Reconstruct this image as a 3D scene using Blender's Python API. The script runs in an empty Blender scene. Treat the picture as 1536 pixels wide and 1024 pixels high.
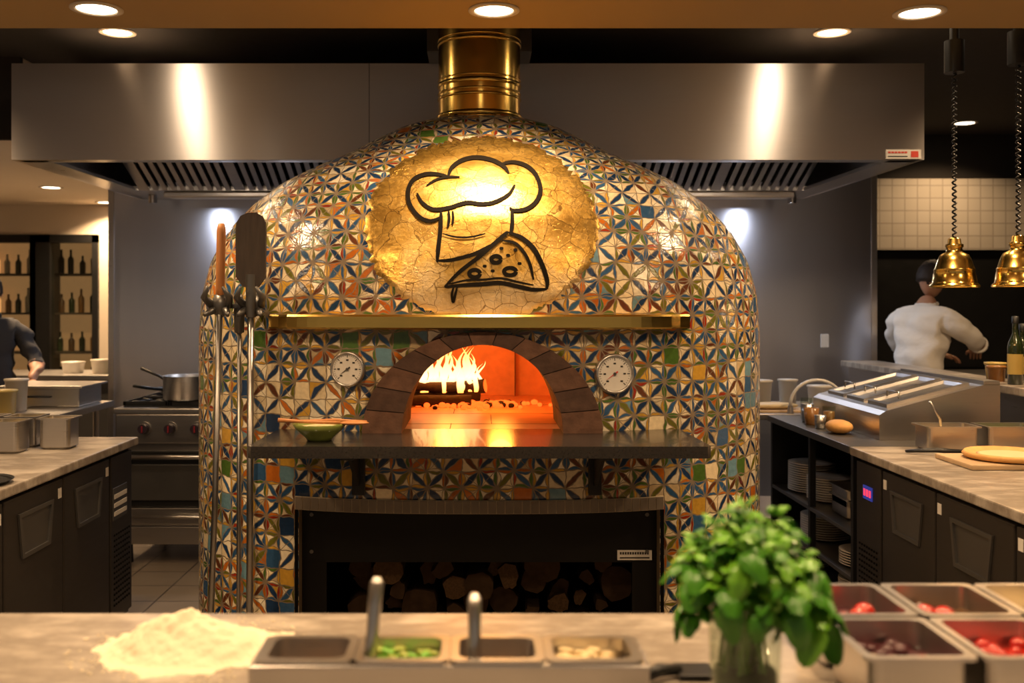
import bpy,bmesh,math,random
import numpy as np
from mathutils import Vector,Matrix,noise
random.seed(7)
F=1500.;CX=719.;HY=457.;E=1.6
pi=math.pi
# ------------------------------------------------------------ materials
def newmat(name):
    m=bpy.data.materials.new(name); m.use_nodes=True
    nt=m.node_tree; nt.nodes.clear()
    o=nt.nodes.new('ShaderNodeOutputMaterial'); b=nt.nodes.new('ShaderNodeBsdfPrincipled')
    nt.links.new(b.outputs[0],o.inputs[0]); return m,nt,b
class G:
    def __init__(s,nt): s.nt=nt
    def put(s,inp,v):
        if isinstance(v,bpy.types.NodeSocket): s.nt.links.new(v,inp)
        else: inp.default_value=v
    def m(s,op,a,b=None,c=None):
        n=s.nt.nodes.new('ShaderNodeMath'); n.operation=op
        s.put(n.inputs[0],a)
        if b is not None: s.put(n.inputs[1],b)
        if c is not None: s.put(n.inputs[2],c)
        return n.outputs[0]
    def mix(s,f,a,b):
        n=s.nt.nodes.new('ShaderNodeMix'); n.data_type='RGBA'
        s.put(n.inputs[0],f); s.put(n.inputs[6],a if not isinstance(a,tuple) else (*a[:3],1)); s.put(n.inputs[7],b if not isinstance(b,tuple) else (*b[:3],1))
        return n.outputs[2]
    def noise(s,scale=5,detail=3,vec=None,rough=.5):
        n=s.nt.nodes.new('ShaderNodeTexNoise'); n.inputs['Scale'].default_value=scale; n.inputs['Detail'].default_value=detail; n.inputs['Roughness'].default_value=rough
        if vec is not None: s.put(n.inputs['Vector'],vec)
        return n.outputs[0]
    def ramp(s,f,stops,const=False):
        n=s.nt.nodes.new('ShaderNodeValToRGB'); cr=n.color_ramp
        if const: cr.interpolation='CONSTANT'
        while len(cr.elements)<len(stops): cr.elements.new(.5)
        for e,(p,c) in zip(cr.elements,stops): e.position=p; e.color=(*c[:3],1)
        s.put(n.inputs[0],f); return n.outputs[0]
    def coord(s,kind='Object',scale=(1,1,1)):
        t=s.nt.nodes.new('ShaderNodeTexCoord'); mp=s.nt.nodes.new('ShaderNodeMapping')
        mp.inputs['Scale'].default_value=scale
        s.nt.links.new(t.outputs[kind],mp.inputs[0]); return mp.outputs[0]
    def bump(s,b,h,strength=.3,dist=.01):
        n=s.nt.nodes.new('ShaderNodeBump'); n.inputs['Strength'].default_value=strength; n.inputs['Distance'].default_value=dist
        s.put(n.inputs['Height'],h); s.nt.links.new(n.outputs[0],b.inputs['Normal'])
def cl(c,k): return tuple(min(1,max(0,x*k)) for x in c)
def mat(name,col,rough=.5,metal=0.,var=.12,scale=15,bump=0.,stretch=(1,1,1),emit=0,ecol=None,sss=0,coat=0,spec=None,aniso=0,arot=.25,trans=0,alpha=1):
    m,nt,b=newmat(name); g=G(nt)
    c=g.coord('Object',stretch); n=g.noise(scale,4,c)
    nt.links.new(g.mix(n,cl(col,1-var),cl(col,1+var)),b.inputs['Base Color'])
    b.inputs['Metallic'].default_value=metal
    r=g.m('MULTIPLY_ADD',n,.12,rough-.06); nt.links.new(r,b.inputs['Roughness'])
    if bump: g.bump(b,n,bump,.01)
    if emit:
        b.inputs['Emission Color'].default_value=(*(ecol or col),1); b.inputs['Emission Strength'].default_value=emit
    if sss: b.inputs['Subsurface Weight'].default_value=sss; b.inputs['Subsurface Scale'].default_value=.01
    if coat: b.inputs['Coat Weight'].default_value=coat
    if spec is not None: b.inputs['Specular IOR Level'].default_value=spec
    if trans: b.inputs['Transmission Weight'].default_value=trans
    if aniso:
        b.inputs['Anisotropic'].default_value=aniso; b.inputs['Anisotropic Rotation'].default_value=arot
        t=nt.nodes.new('ShaderNodeTangent'); t.direction_type='RADIAL'; t.axis='Z'; nt.links.new(t.outputs[0],b.inputs['Tangent'])
    return m
STEEL=mat('brushed_steel',(.56,.535,.51),.3,1,.08,6,stretch=(1,1,60))
HOODM=mat('hood_brushed_steel',(.62,.585,.57),.34,1,.035,3,stretch=(1,1,50),aniso=.9)
WALLST=mat('wall_sheet_steel',(.58,.60,.69),.30,1,.12,1.6,bump=.05,stretch=(1.6,1,.25),aniso=.6)
DSTEEL=mat('dark_steel',(.14,.135,.13),.4,.8,.1,8)
POLE=mat('pole_steel',(.34,.33,.32),.35,1,.1,8)
BLK=mat('black_metal',(.012,.012,.012),.42,.3,.2,10)
FRIDGE=mat('charcoal_fridge_panel',(.04,.034,.030),.42,.5,.15,6,stretch=(1,1,8))
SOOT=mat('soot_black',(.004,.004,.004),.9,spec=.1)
BRASS=mat('polished_brass',(.80,.52,.13),.2,1,.1,4,stretch=(1,1,6))
STONE=mat('dark_arch_stone',(.075,.042,.03),.8,0,.6,22,bump=.7,spec=.25)
STONE2=mat('dark_arch_stone_b',(.12,.062,.04),.8,0,.6,25,bump=.7,spec=.25)
JOINT=mat('arch_joint_mortar',(.04,.026,.018),.9,0,.4,30)
GRAN=mat('black_granite',(.02,.018,.017),.22,0,.5,120,coat=.2)
WOOD=mat('oiled_wood',(.42,.17,.05),.5,0,.3,8,stretch=(8,8,1),bump=.1)
DWOOD=mat('charred_peel_wood',(.045,.03,.022),.6,0,.5,8,stretch=(8,8,1),bump=.2)
BARK=mat('log_bark',(.026,.015,.009),.9,0,.5,25,bump=.9,spec=.15)
LOGEND=mat('log_end_grain',(.045,.026,.014),.9,0,.6,30,bump=.3,spec=.15)
LOGEND2=mat('split_log_face',(.075,.043,.021),.9,0,.6,20,bump=.3,stretch=(6,1,6),spec=.15)
WHITE=mat('white_ceramic',(.70,.66,.6),.25,0,.05)
PLAST=mat('white_plastic',(.56,.51,.43),.45,0,.06,sss=.1)
YPL=mat('yellow_sauce_tub',(.50,.36,.10),.4,0,.1)
PAPER=mat('label_paper',(.68,.65,.6),.6)
INK=mat('ink',(.02,.018,.016),.6)
REDINK=mat('red_ink',(.6,.05,.03),.5)
REDKN=mat('red_knob_mark',(.30,.02,.03),.4)
GREENB=mat('green_glaze',(.16,.19,.04),.2,0,.3,12,coat=.5)
CEILM=mat('mustard_ceiling_paint',(.36,.23,.085),.8,0,.06,2)
DARKC=mat('dark_ceiling_paint',(.022,.018,.015),.85)
CREAMP=mat('cream_wall_paint',(.62,.53,.42),.8,0,.05,2)
GLOW=mat('lamp_diffuser',(1,.85,.6),.5,emit=9,ecol=(1,.84,.6))
SKIN=mat('skin',(.45,.24,.15),.5,0,.1,sss=.1)
HAIR=mat('dark_hair',(.025,.015,.01),.6,0,.5,40,bump=.6,stretch=(4,4,1))
SHIRT=mat('white_chef_cotton',(.82,.78,.72),.85,0,.10,9,bump=.9)
DSHIRT=mat('dark_cotton',(.03,.03,.035),.85,0,.2,12)
TROUS=mat('charcoal_trousers',(.03,.03,.035),.85,0,.2)
CHAMB=mat('firebrick_chamber',(.62,.28,.12),.9,0,.35,14,bump=.3)
CHFL=mat('hearth_tile',(.55,.27,.13),.36,0,.4,10,bump=.15)
EMBER=mat('glowing_ember',(.25,.03,.01),.8,0,.6,40,emit=2.4,ecol=(1,.10,.01),bump=.8)
FLOURM=mat('flour',(.74,.64,.47),.95,0,.05,60,bump=.5)
LEAF=mat('basil_leaf',(.055,.22,.012),.36,0,.45,18,bump=.25,sss=.08)
LEAF2=mat('basil_leaf_light',(.14,.38,.022),.36,0,.35,18,bump=.25,sss=.1)
STEM=mat('basil_stem',(.16,.26,.05),.5)
TOM=mat('tomato_skin',(.45,.02,.01),.2,0,.2,5,coat=.3)
GRNF=mat('pickled_pepper',(.30,.36,.05),.35,0,.3,20)
CHEESE=mat('mozzarella',(.62,.48,.26),.5,0,.1,20)
PURP=mat('red_onion',(.06,.010,.014),.4,0,.5,30)
SAUCE=mat('dark_sauce',(.09,.045,.02),.25,0,.4,12)
CRUST=mat('baked_crust',(.62,.33,.10),.7,0,.3,18,bump=.5)
BOARD=mat('maple_board',(.50,.35,.2),.5,0,.15,5,stretch=(1,12,1))
OLIVEGL=mat('olive_bottle_glass',(.02,.03,.01),.1,0,.1,coat=.5)
AMBERG=mat('amber_jar',(.30,.14,.04),.25,0,.3)
DISP=mat('led_display',(.02,.02,.1),.2,emit=.2,ecol=(.1,.15,1))
DISPR=mat('led_digits',(.4,.02,.02),.2,emit=1.2,ecol=(1,.05,.1))
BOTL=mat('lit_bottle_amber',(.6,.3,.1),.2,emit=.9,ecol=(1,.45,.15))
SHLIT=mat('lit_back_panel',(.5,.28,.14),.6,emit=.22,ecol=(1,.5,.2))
KNOB=mat('knob_black',(.03,.02,.03),.35)
def glassmat():
    m=bpy.data.materials.new('clear_glass'); m.use_nodes=True; nt=m.node_tree; nt.nodes.clear(); g=G(nt)
    o=nt.nodes.new('ShaderNodeOutputMaterial'); mx=nt.nodes.new('ShaderNodeMixShader'); t=nt.nodes.new('ShaderNodeBsdfTransparent'); gl=nt.nodes.new('ShaderNodeBsdfGlossy')
    t.inputs[0].default_value=(.9,.93,.88,1); gl.inputs['Roughness'].default_value=.04
    lw=nt.nodes.new('ShaderNodeLayerWeight'); lw.inputs[0].default_value=.2
    f=g.m('MULTIPLY_ADD',g.m('POWER',lw.outputs['Facing'],2.5),.5,.05)
    nt.links.new(f,mx.inputs[0]); nt.links.new(t.outputs[0],mx.inputs[1]); nt.links.new(gl.outputs[0],mx.inputs[2]); nt.links.new(mx.outputs[0],o.inputs[0]); return m
GLASS=glassmat()
def marble():
    m,nt,b=newmat('beige_marble'); g=G(nt)
    c=g.coord('Object',(1,2.2,1)); n1=g.noise(2.5,8,c,.65); n2=g.noise(9,8,c,.7)
    v=g.m('ABSOLUTE',g.m('SUBTRACT',n1,.5)); v=g.m('MULTIPLY',v,9); v=g.m('MINIMUM',v,1.)
    base=g.ramp(n2,[(.3,(.33,.285,.235)),(.7,(.49,.435,.37))])
    nt.links.new(g.mix(v,(.22,.185,.15),base),b.inputs['Base Color']); b.inputs['Roughness'].default_value=.32
    return m
MARB=marble()
def brickmat(name,c1,c2,mort,w,h,ms,rough,offset=0,axes='XZ',bump=.3):
    m,nt,b=newmat(name); g=G(nt)
    t=nt.nodes.new('ShaderNodeTexCoord'); sp=nt.nodes.new('ShaderNodeSeparateXYZ'); cb=nt.nodes.new('ShaderNodeCombineXYZ')
    nt.links.new(t.outputs['Object'],sp.inputs[0]); nt.links.new(sp.outputs['XYZ'.index(axes[0])],cb.inputs[0]); nt.links.new(sp.outputs['XYZ'.index(axes[1])],cb.inputs[1])
    br=nt.nodes.new('ShaderNodeTexBrick'); br.offset=offset; br.squash=1
    nt.links.new(cb.outputs[0],br.inputs['Vector']); br.inputs['Scale'].default_value=1
    br.inputs['Color1'].default_value=(*c1,1); br.inputs['Color2'].default_value=(*c2,1); br.inputs['Mortar'].default_value=(*mort,1)
    br.inputs['Brick Width'].default_value=w; br.inputs['Row Height'].default_value=h; br.inputs['Mortar Size'].default_value=ms
    nt.links.new(br.outputs['Color'],b.inputs['Base Color']); b.inputs['Roughness'].default_value=rough
    g.bump(b,g.m('SUBTRACT',1.,br.outputs['Fac']),bump,.004); return m
TILEW=brickmat('white_square_wall_tile',(.50,.45,.38),(.46,.41,.34),(.33,.29,.24),.11,.11,.005,.2)
FLOORM=brickmat('quarry_floor_tile',(.20,.16,.12),(.17,.135,.10),(.07,.055,.045),.3,.3,.006,.35,axes='XY')
def mosaic():
    m,nt,b=newmat('hand_cut_mosaic'); g=G(nt)
    t=nt.nodes.new('ShaderNodeTexCoord'); sp=nt.nodes.new('ShaderNodeSeparateXYZ'); nt.links.new(t.outputs['UV'],sp.inputs[0])
    nz=nt.nodes.new('ShaderNodeTexNoise'); nz.inputs['Scale'].default_value=16; nt.links.new(t.outputs['UV'],nz.inputs['Vector'])
    ns=nt.nodes.new('ShaderNodeSeparateColor'); nt.links.new(nz.outputs['Color'],ns.inputs[0])
    S=.068
    U=g.m('ADD',g.m('DIVIDE',sp.outputs[0],S),g.m('MULTIPLY_ADD',ns.outputs[0],.42,99.79))
    V=g.m('ADD',g.m('DIVIDE',sp.outputs[1],S),g.m('MULTIPLY_ADD',ns.outputs[1],.42,99.79))
    i=g.m('FLOOR',U); j=g.m('FLOOR',V)
    x=g.m('PINGPONG',U,1.); y=g.m('PINGPONG',V,1.)
    def dist(cx,cy):
        a=g.m('SUBTRACT',x,cx); c=g.m('SUBTRACT',y,cy)
        return g.m('SQRT',g.m('ADD',g.m('MULTIPLY',a,a),g.m('MULTIPLY',c,c)))
    k=.55;R=math.sqrt((1+k)**2+k*k)
    L1=g.m('SUBTRACT',g.m('MAXIMUM',dist(1+k,-k),dist(-k,1+k)),R)
    K=.58;R2=math.sqrt(.25+K*K)
    L2=g.m('SUBTRACT',dist(.5,-K),R2); L3=g.m('SUBTRACT',dist(-K,.5),R2)
    L4=g.m('SUBTRACT',dist(.5,1+K),R2); L5=g.m('SUBTRACT',dist(1+K,.5),R2)
    LE=g.m('MINIMUM',g.m('MINIMUM',L2,L3),g.m('MINIMUM',L4,L5))
    def wn(ox,oy,div=1):
        cb=nt.nodes.new('ShaderNodeCombineXYZ')
        ii=g.m('ADD',g.m('FLOOR',g.m('DIVIDE',i,div)) if div>1 else i,ox); jj=g.m('ADD',g.m('FLOOR',g.m('DIVIDE',j,div)) if div>1 else j,oy)
        nt.links.new(ii,cb.inputs[0]); nt.links.new(jj,cb.inputs[1])
        w=nt.nodes.new('ShaderNodeTexWhiteNoise'); w.noise_dimensions='2D'; nt.links.new(cb.outputs[0],w.inputs['Vector']); return w.outputs['Value']
    navy=(.014,.040,.105);blue=(.032,.095,.21);olive=(.14,.135,.018);brown=(.12,.038,.015);org=(.46,.13,.015);red=(.30,.028,.01);yel=(.58,.33,.045);grn=(.07,.14,.025);sky=(.14,.27,.34);cream=(.74,.61,.39);crm2=(.57,.43,.24);wht=(.84,.75,.56)
    petal=g.ramp(wn(11,3),[(0,navy),(.32,blue),(.58,brown),(.68,olive),(.80,navy),(.94,org)],True)
    iL=g.m('ADD',g.m('MULTIPLY',g.m('LESS_THAN',L2,0.),3.),g.m('MULTIPLY',g.m('LESS_THAN',L3,0.),7.))
    cbb=nt.nodes.new('ShaderNodeCombineXYZ'); nt.links.new(g.m('ADD',i,31),cbb.inputs[0]); nt.links.new(g.m('ADD',j,17),cbb.inputs[1]); nt.links.new(iL,cbb.inputs[2])
    w3=nt.nodes.new('ShaderNodeTexWhiteNoise'); w3.noise_dimensions='3D'; nt.links.new(cbb.outputs[0],w3.inputs['Vector'])
    pet2=g.ramp(w3.outputs['Value'],[(0,org),(.10,yel),(.30,grn),(.44,brown),(.52,blue),(.70,cream),(.82,olive),(.94,red)],True)
    bg=g.ramp(wn(5,41),[(0,cream),(.35,wht),(.68,crm2),(.88,yel),(.93,cream)],True)
    side=g.m('GREATER_THAN',x,y)
    bg2=g.ramp(wn(77,5),[(0,cream),(.40,wht),(.76,sky),(.83,crm2),(.96,org)],True)
    col=g.mix(side,bg,bg2)
    mE=g.m('LESS_THAN',LE,0.); useE=g.m('LESS_THAN',wn(2,9,2),.85)
    col=g.mix(g.m('MULTIPLY',mE,useE),col,pet2)
    m1=g.m('LESS_THAN',L1,0.)
    col=g.mix(m1,col,petal)
    low=g.m('LESS_THAN',sp.outputs[1],1.50)
    solid=g.m('LESS_THAN',wn(51,13),g.m('MULTIPLY_ADD',low,.08,.015))
    scol=g.ramp(wn(61,71),[(0,blue),(.25,sky),(.40,org),(.50,grn),(.66,yel),(.74,navy),(.86,cream)],True)
    col=g.mix(solid,col,scol)
    ed=g.m('MINIMUM',g.m('MINIMUM',x,g.m('SUBTRACT',1.,x)),g.m('MINIMUM',y,g.m('SUBTRACT',1.,y)))
    ged=g.m('LESS_THAN',ed,.03)
    gp=g.m('LESS_THAN',g.m('ABSOLUTE',L1),.026)
    ge=g.m('MULTIPLY',g.m('LESS_THAN',g.m('ABSOLUTE',LE),.02),useE)
    br=g.m('MULTIPLY',g.m('LESS_THAN',g.m('ABSOLUTE',g.m('SUBTRACT',g.m('ADD',x,y),1.)),.025),g.m('LESS_THAN',wn(91,19),.45))
    gin=g.m('MULTIPLY',g.m('MAXIMUM',g.m('MAXIMUM',gp,ge),br),g.m('SUBTRACT',1.,solid))
    gr=g.m('MAXIMUM',ged,gin)
    fn=g.noise(55,3,t.outputs['UV']); big=g.noise(3,2,t.outputs['UV'])
    var=g.m('MULTIPLY_ADD',wn(8,88),.35,g.m('MULTIPLY_ADD',fn,.5,g.m('MULTIPLY_ADD',big,.4,.32)))
    vm=nt.nodes.new('ShaderNodeVectorMath'); vm.operation='SCALE'; nt.links.new(col,vm.inputs[0]); nt.links.new(var,vm.inputs['Scale'])
    col=g.mix(gr,vm.outputs[0],(.20,.15,.095))
    nt.links.new(col,b.inputs['Base Color'])
    nt.links.new(g.m('MULTIPLY_ADD',gr,.5,.2),b.inputs['Roughness'])
    tilt=g.m('MULTIPLY',wn(15,26),.6)
    g.bump(b,g.m('ADD',g.m('SUBTRACT',1.,gr),g.m('ADD',g.m('MULTIPLY',fn,.5),g.m('MULTIPLY',tilt,g.m('ADD',x,g.m('MULTIPLY',y,wn(3,4)))))),.5,.006)
    return m
MOS=mosaic()
def goldmat():
    m,nt,b=newmat('crackled_gold_leaf'); g=G(nt)
    c=g.coord('Object')
    n=g.noise(7,6,c,.7)
    mx=nt.nodes.new('ShaderNodeMix'); mx.data_type='VECTOR'; mx.inputs[0].default_value=.07
    nn=nt.nodes.new('ShaderNodeTexNoise'); nn.inputs['Scale'].default_value=8; nn.inputs['Detail'].default_value=4; nt.links.new(c,nn.inputs['Vector'])
    nt.links.new(c,mx.inputs[4]); nt.links.new(nn.outputs['Color'],mx.inputs[5])
    def vor(scale,feat='DISTANCE_TO_EDGE'):
        v=nt.nodes.new('ShaderNodeTexVoronoi'); v.feature=feat; v.inputs['Scale'].default_value=scale; nt.links.new(mx.outputs[1],v.inputs['Vector']); return v
    v=vor(12); vb=vor(24); vc=vor(12,'F1')
    v2=nt.nodes.new('ShaderNodeTexVoronoi'); v2.inputs['Scale'].default_value=80; nt.links.new(c,v2.inputs['Vector'])
    crack=g.m('MAXIMUM',g.m('LESS_THAN',v.outputs['Distance'],.013),g.m('MULTIPLY',g.m('LESS_THAN',vb.outputs['Distance'],.014),g.m('GREATER_THAN',n,.52)))
    sp=nt.nodes.new('ShaderNodeSeparateXYZ'); nt.links.new(c,sp.inputs[0])
    fine=nt.nodes.new('ShaderNodeSeparateColor'); nt.links.new(v2.outputs['Color'],fine.inputs[0])
    cel=nt.nodes.new('ShaderNodeSeparateColor'); nt.links.new(vc.outputs['Color'],cel.inputs[0])
    xx=g.m('DIVIDE',sp.outputs[0],.46); zz_=g.m('DIVIDE',g.m('SUBTRACT',sp.outputs[2],.37),.40)
    r=g.m('SQRT',g.m('ADD',g.m('MULTIPLY',xx,xx),g.m('MULTIPLY',zz_,zz_)))
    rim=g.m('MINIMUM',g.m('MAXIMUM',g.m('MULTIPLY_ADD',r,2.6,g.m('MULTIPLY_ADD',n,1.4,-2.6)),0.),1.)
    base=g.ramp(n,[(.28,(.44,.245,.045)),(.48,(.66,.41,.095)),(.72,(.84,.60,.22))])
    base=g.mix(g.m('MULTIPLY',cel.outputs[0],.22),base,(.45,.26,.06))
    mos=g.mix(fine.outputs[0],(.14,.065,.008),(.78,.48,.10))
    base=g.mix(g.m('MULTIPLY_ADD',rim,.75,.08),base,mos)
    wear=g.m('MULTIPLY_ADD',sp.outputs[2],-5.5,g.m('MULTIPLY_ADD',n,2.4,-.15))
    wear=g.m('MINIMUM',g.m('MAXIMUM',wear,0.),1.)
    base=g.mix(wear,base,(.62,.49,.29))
    nt.links.new(g.mix(g.m('MULTIPLY',crack,.75),base,(.15,.08,.02)),b.inputs['Base Color'])
    nt.links.new(g.m('MULTIPLY_ADD',wear,-.6,.82),b.inputs['Metallic'])
    nt.links.new(g.m('MULTIPLY_ADD',n,.35,g.m('MULTIPLY_ADD',cel.outputs[1],.10,.15)),b.inputs['Roughness'])
    g.bump(b,g.m('ADD',g.m('ADD',g.m('SUBTRACT',1.,crack),g.m('MULTIPLY',n,1.5)),g.m('MULTIPLY',g.m('MULTIPLY_ADD',rim,1.6,.25),fine.outputs[1])),.5,.005)
    return m
GOLD=goldmat()
LOGOM=mat('logo_black_enamel',(.008,.006,.004),.75,0,.3,40,spec=.08)
def flamemat():
    m=bpy.data.materials.new('flame'); m.use_nodes=True; nt=m.node_tree; nt.nodes.clear(); g=G(nt)
    o=nt.nodes.new('ShaderNodeOutputMaterial'); e=nt.nodes.new('ShaderNodeEmission'); t=nt.nodes.new('ShaderNodeBsdfTransparent'); mx=nt.nodes.new('ShaderNodeMixShader')
    tc=nt.nodes.new('ShaderNodeTexCoord'); sp=nt.nodes.new('ShaderNodeSeparateXYZ'); nt.links.new(tc.outputs['Generated'],sp.inputs[0])
    nt.links.new(g.ramp(sp.outputs[2],[(0,(1,.28,.04)),(.25,(1,.56,.22)),(.6,(1,.40,.09)),(1,(1,.18,.01))]),e.inputs[0])
    e.inputs[1].default_value=4.4
    lw=nt.nodes.new('ShaderNodeLayerWeight'); lw.inputs[0].default_value=.5
    f=g.m('MULTIPLY_ADD',sp.outputs[2],-.6,g.m('MULTIPLY_ADD',lw.outputs['Facing'],-.5,1.05)); nt.links.new(f,mx.inputs[0]); nt.links.new(t.outputs[0],mx.inputs[1]); nt.links.new(e.outputs[0],mx.inputs[2]); nt.links.new(mx.outputs[0],o.inputs[0])
    return m
FLAME=flamemat()
# ------------------------------------------------------------ builder
def empty(name,loc=(0,0,0)):
    e=bpy.data.objects.new(name,None); e.location=loc; e.empty_display_size=.1; bpy.context.collection.objects.link(e); return e
class B:
    def __init__(s,name,parent=None):
        s.name=name;s.v=[];s.f=[];s.m=[];s.sm=[];s.mats=[];s.M=Matrix.Identity(4);s.parent=parent;s.recalc=True
    def mi(s,m):
        if m not in s.mats: s.mats.append(m)
        return s.mats.index(m)
    def add(s,vs,fs,m,smooth=True):
        o=len(s.v)
        for v in vs: s.v.append(tuple(s.M@Vector(v)))
        for q,f in enumerate(fs):
            s.f.append(tuple(o+i for i in f)); s.m.append(s.mi(m[q] if isinstance(m,list) else m)); s.sm.append(smooth)
    def box(s,x0,x1,y0,y1,z0,z1,m,bev=0,rot=None):
        x0,x1=min(x0,x1),max(x0,x1); y0,y1=min(y0,y1),max(y0,y1); z0,z1=min(z0,z1),max(z0,z1)
        bm=bmesh.new(); bmesh.ops.create_cube(bm,size=1)
        c=Vector(((x0+x1)/2,(y0+y1)/2,(z0+z1)/2))
        for v in bm.verts: v.co=Vector((v.co.x*(x1-x0),v.co.y*(y1-y0),v.co.z*(z1-z0)))
        if bev: bmesh.ops.bevel(bm,geom=bm.edges[:]+bm.verts[:],offset=min(bev,.45*min(x1-x0,y1-y0,z1-z0)),segments=2,affect='EDGES',profile=.6)
        R=rot if rot else Matrix.Identity(3)
        bm.verts.index_update()
        s.add([c+R@v.co for v in bm.verts],[[v.index for v in f.verts] for f in bm.faces],m,False); bm.free()
    def loft(s,loops,m,cap0=False,cap1=False,closed=True,smooth=True):
        n=len(loops[0]); vs=[p for l in loops for p in l]; fs=[]
        for a in range(len(loops)-1):
            for k in range(n if closed else n-1):
                k2=(k+1)%n; fs.append((a*n+k,a*n+k2,(a+1)*n+k2,(a+1)*n+k))
        if cap0: fs.append(tuple(range(n-1,-1,-1)))
        if cap1: fs.append(tuple((len(loops)-1)*n+k for k in range(n)))
        s.add(vs,fs,m,smooth)
    def lathe(s,prof,c,m,seg=32,sx=1,sy=1,smooth=True):
        loops=[[(c[0]+r*sx*math.cos(2*pi*k/seg),c[1]+r*sy*math.sin(2*pi*k/seg),c[2]+z) for k in range(seg)] for r,z in prof]
        s.loft(loops,m,False,False,smooth=smooth)
    def cyl(s,p0,p1,r0,r1,m,seg=16,cap=True,smooth=True):
        p0=Vector(p0);p1=Vector(p1); d=(p1-p0).normalized(); u=d.orthogonal().normalized(); w=d.cross(u)
        ls=[[p+(u*math.cos(2*pi*k/seg)+w*math.sin(2*pi*k/seg))*r for k in range(seg)] for p,r in ((p0,r0),(p1,r1))]
        s.loft(ls,m,False,False,smooth=smooth)
        if cap:
            for l in ls: s.add([(Vector(q)+(l is ls[0] and -d or d)*1e-5) for q in l],[tuple(range(seg))],m,False)
    def tube(s,pts,r,m,seg=8,cap=True):
        pts=[Vector(p) for p in pts]; n=len(pts); rs=r if isinstance(r,(list,tuple)) else [r]*n
        ls=[]; u=None
        for k,p in enumerate(pts):
            d=(pts[min(k+1,n-1)]-pts[max(k-1,0)]).normalized()
            if u is None: u=d.orthogonal().normalized()
            else: u=(u-d*u.dot(d)).normalized()
            w=d.cross(u); ls.append([p+(u*math.cos(2*pi*j/seg)+w*math.sin(2*pi*j/seg))*rs[k] for j in range(seg)])
        s.loft(ls,m,cap,cap)
    def ell(s,c,r,m,seg=16,rings=10,fn=None,rot=None):
        vs=[];fs=[]
        R=rot if rot else Matrix.Identity(3)
        for a in range(rings+1):
            th=pi*a/rings
            for k in range(seg):
                ph=2*pi*k/seg; d=Vector((math.sin(th)*math.cos(ph),math.sin(th)*math.sin(ph),math.cos(th)))
                p=Vector((d.x*r[0],d.y*r[1],d.z*r[2]))
                if fn: p=fn(d,p)
                vs.append(Vector(c)+R@p)
        for a in range(rings):
            for k in range(seg): fs.append((a*seg+k,a*seg+(k+1)%seg,(a+1)*seg+(k+1)%seg,(a+1)*seg+k))
        s.add(vs,fs,m)
    def prism(s,poly,axis,a0,a1,m,smooth=False):
        def P(u,v,w):
            return {'X':(w,u,v),'Y':(u,w,v),'Z':(u,v,w)}[axis]
        n=len(poly); vs=[P(u,v,a0) for u,v in poly]+[P(u,v,a1) for u,v in poly]
        fs=[tuple(range(n)),tuple(range(2*n-1,n-1,-1))]+[(k,(k+1)%n,n+(k+1)%n,n+k) for k in range(n)]
        s.add(vs,fs,m,smooth)
    def done(s):
        if not s.v: return None
        A=np.array(s.v); c=(A.min(0)+A.max(0))/2; c[2]=A[:,2].min()
        me=bpy.data.meshes.new(s.name); me.from_pydata([tuple(v-c) for v in A],[],s.f)
        for m in s.mats: me.materials.append(m)
        me.polygons.foreach_set('material_index',s.m); me.polygons.foreach_set('use_smooth',s.sm)
        if s.recalc:
            bm=bmesh.new(); bm.from_mesh(me); bmesh.ops.remove_doubles(bm,verts=bm.verts[:],dist=1e-6); bmesh.ops.recalc_face_normals(bm,faces=bm.faces[:]); bm.to_mesh(me); bm.free()
        me.update()
        o=bpy.data.objects.new(s.name,me); bpy.context.collection.objects.link(o)
        if s.parent:
            o.parent=s.parent; o.location=Vector(c)-s.parent.location
        else: o.location=c
        return o
def rr(cx,cy,w,d,r,z,n=4):
    pts=[]
    for (sx,sy,a0) in ((1,1,0),(-1,1,pi/2),(-1,-1,pi),(1,-1,3*pi/2)):
        for k in range(n+1):
            a=a0+pi/2*k/n; pts.append((cx+sx*(w/2-r)+r*math.cos(a),cy+sy*(d/2-r)+r*math.sin(a),z))
    return pts
def pan(b,cx,cy,z0,w,d,h,m=None,content=None,level=.7):
    m=m or STEEL; zt=z0+h; wi=w-.024; di=d-.024
    L=[rr(cx,cy,wi-.02,di-.02,.02,z0),rr(cx,cy,wi,di,.02,z0+.01),rr(cx,cy,wi,di,.02,zt-.006),rr(cx,cy,w,d,.015,zt-.006),rr(cx,cy,w,d,.015,zt),
       rr(cx,cy,wi-.004,di-.004,.018,zt),rr(cx,cy,wi-.012,di-.012,.02,z0+.012)]
    b.loft(L,m,True,True,smooth=False)
    if content:
        n=9; vs=[];fs=[]
        for a in range(n):
            for c in range(n):
                u=a/(n-1)-.5; v=c/(n-1)-.5
                vs.append((cx+u*(wi-.008),cy+v*(di-.008),z0+h*level+.012*noise.noise(Vector((cx*9+u*7,v*7,z0)))+.012*math.cos(pi*u)*math.cos(pi*v)))
        for a in range(n-1):
            for c in range(n-1): fs.append((a*n+c,(a+1)*n+c,(a+1)*n+c+1,a*n+c+1))
        b.add(vs,fs,content)
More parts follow.
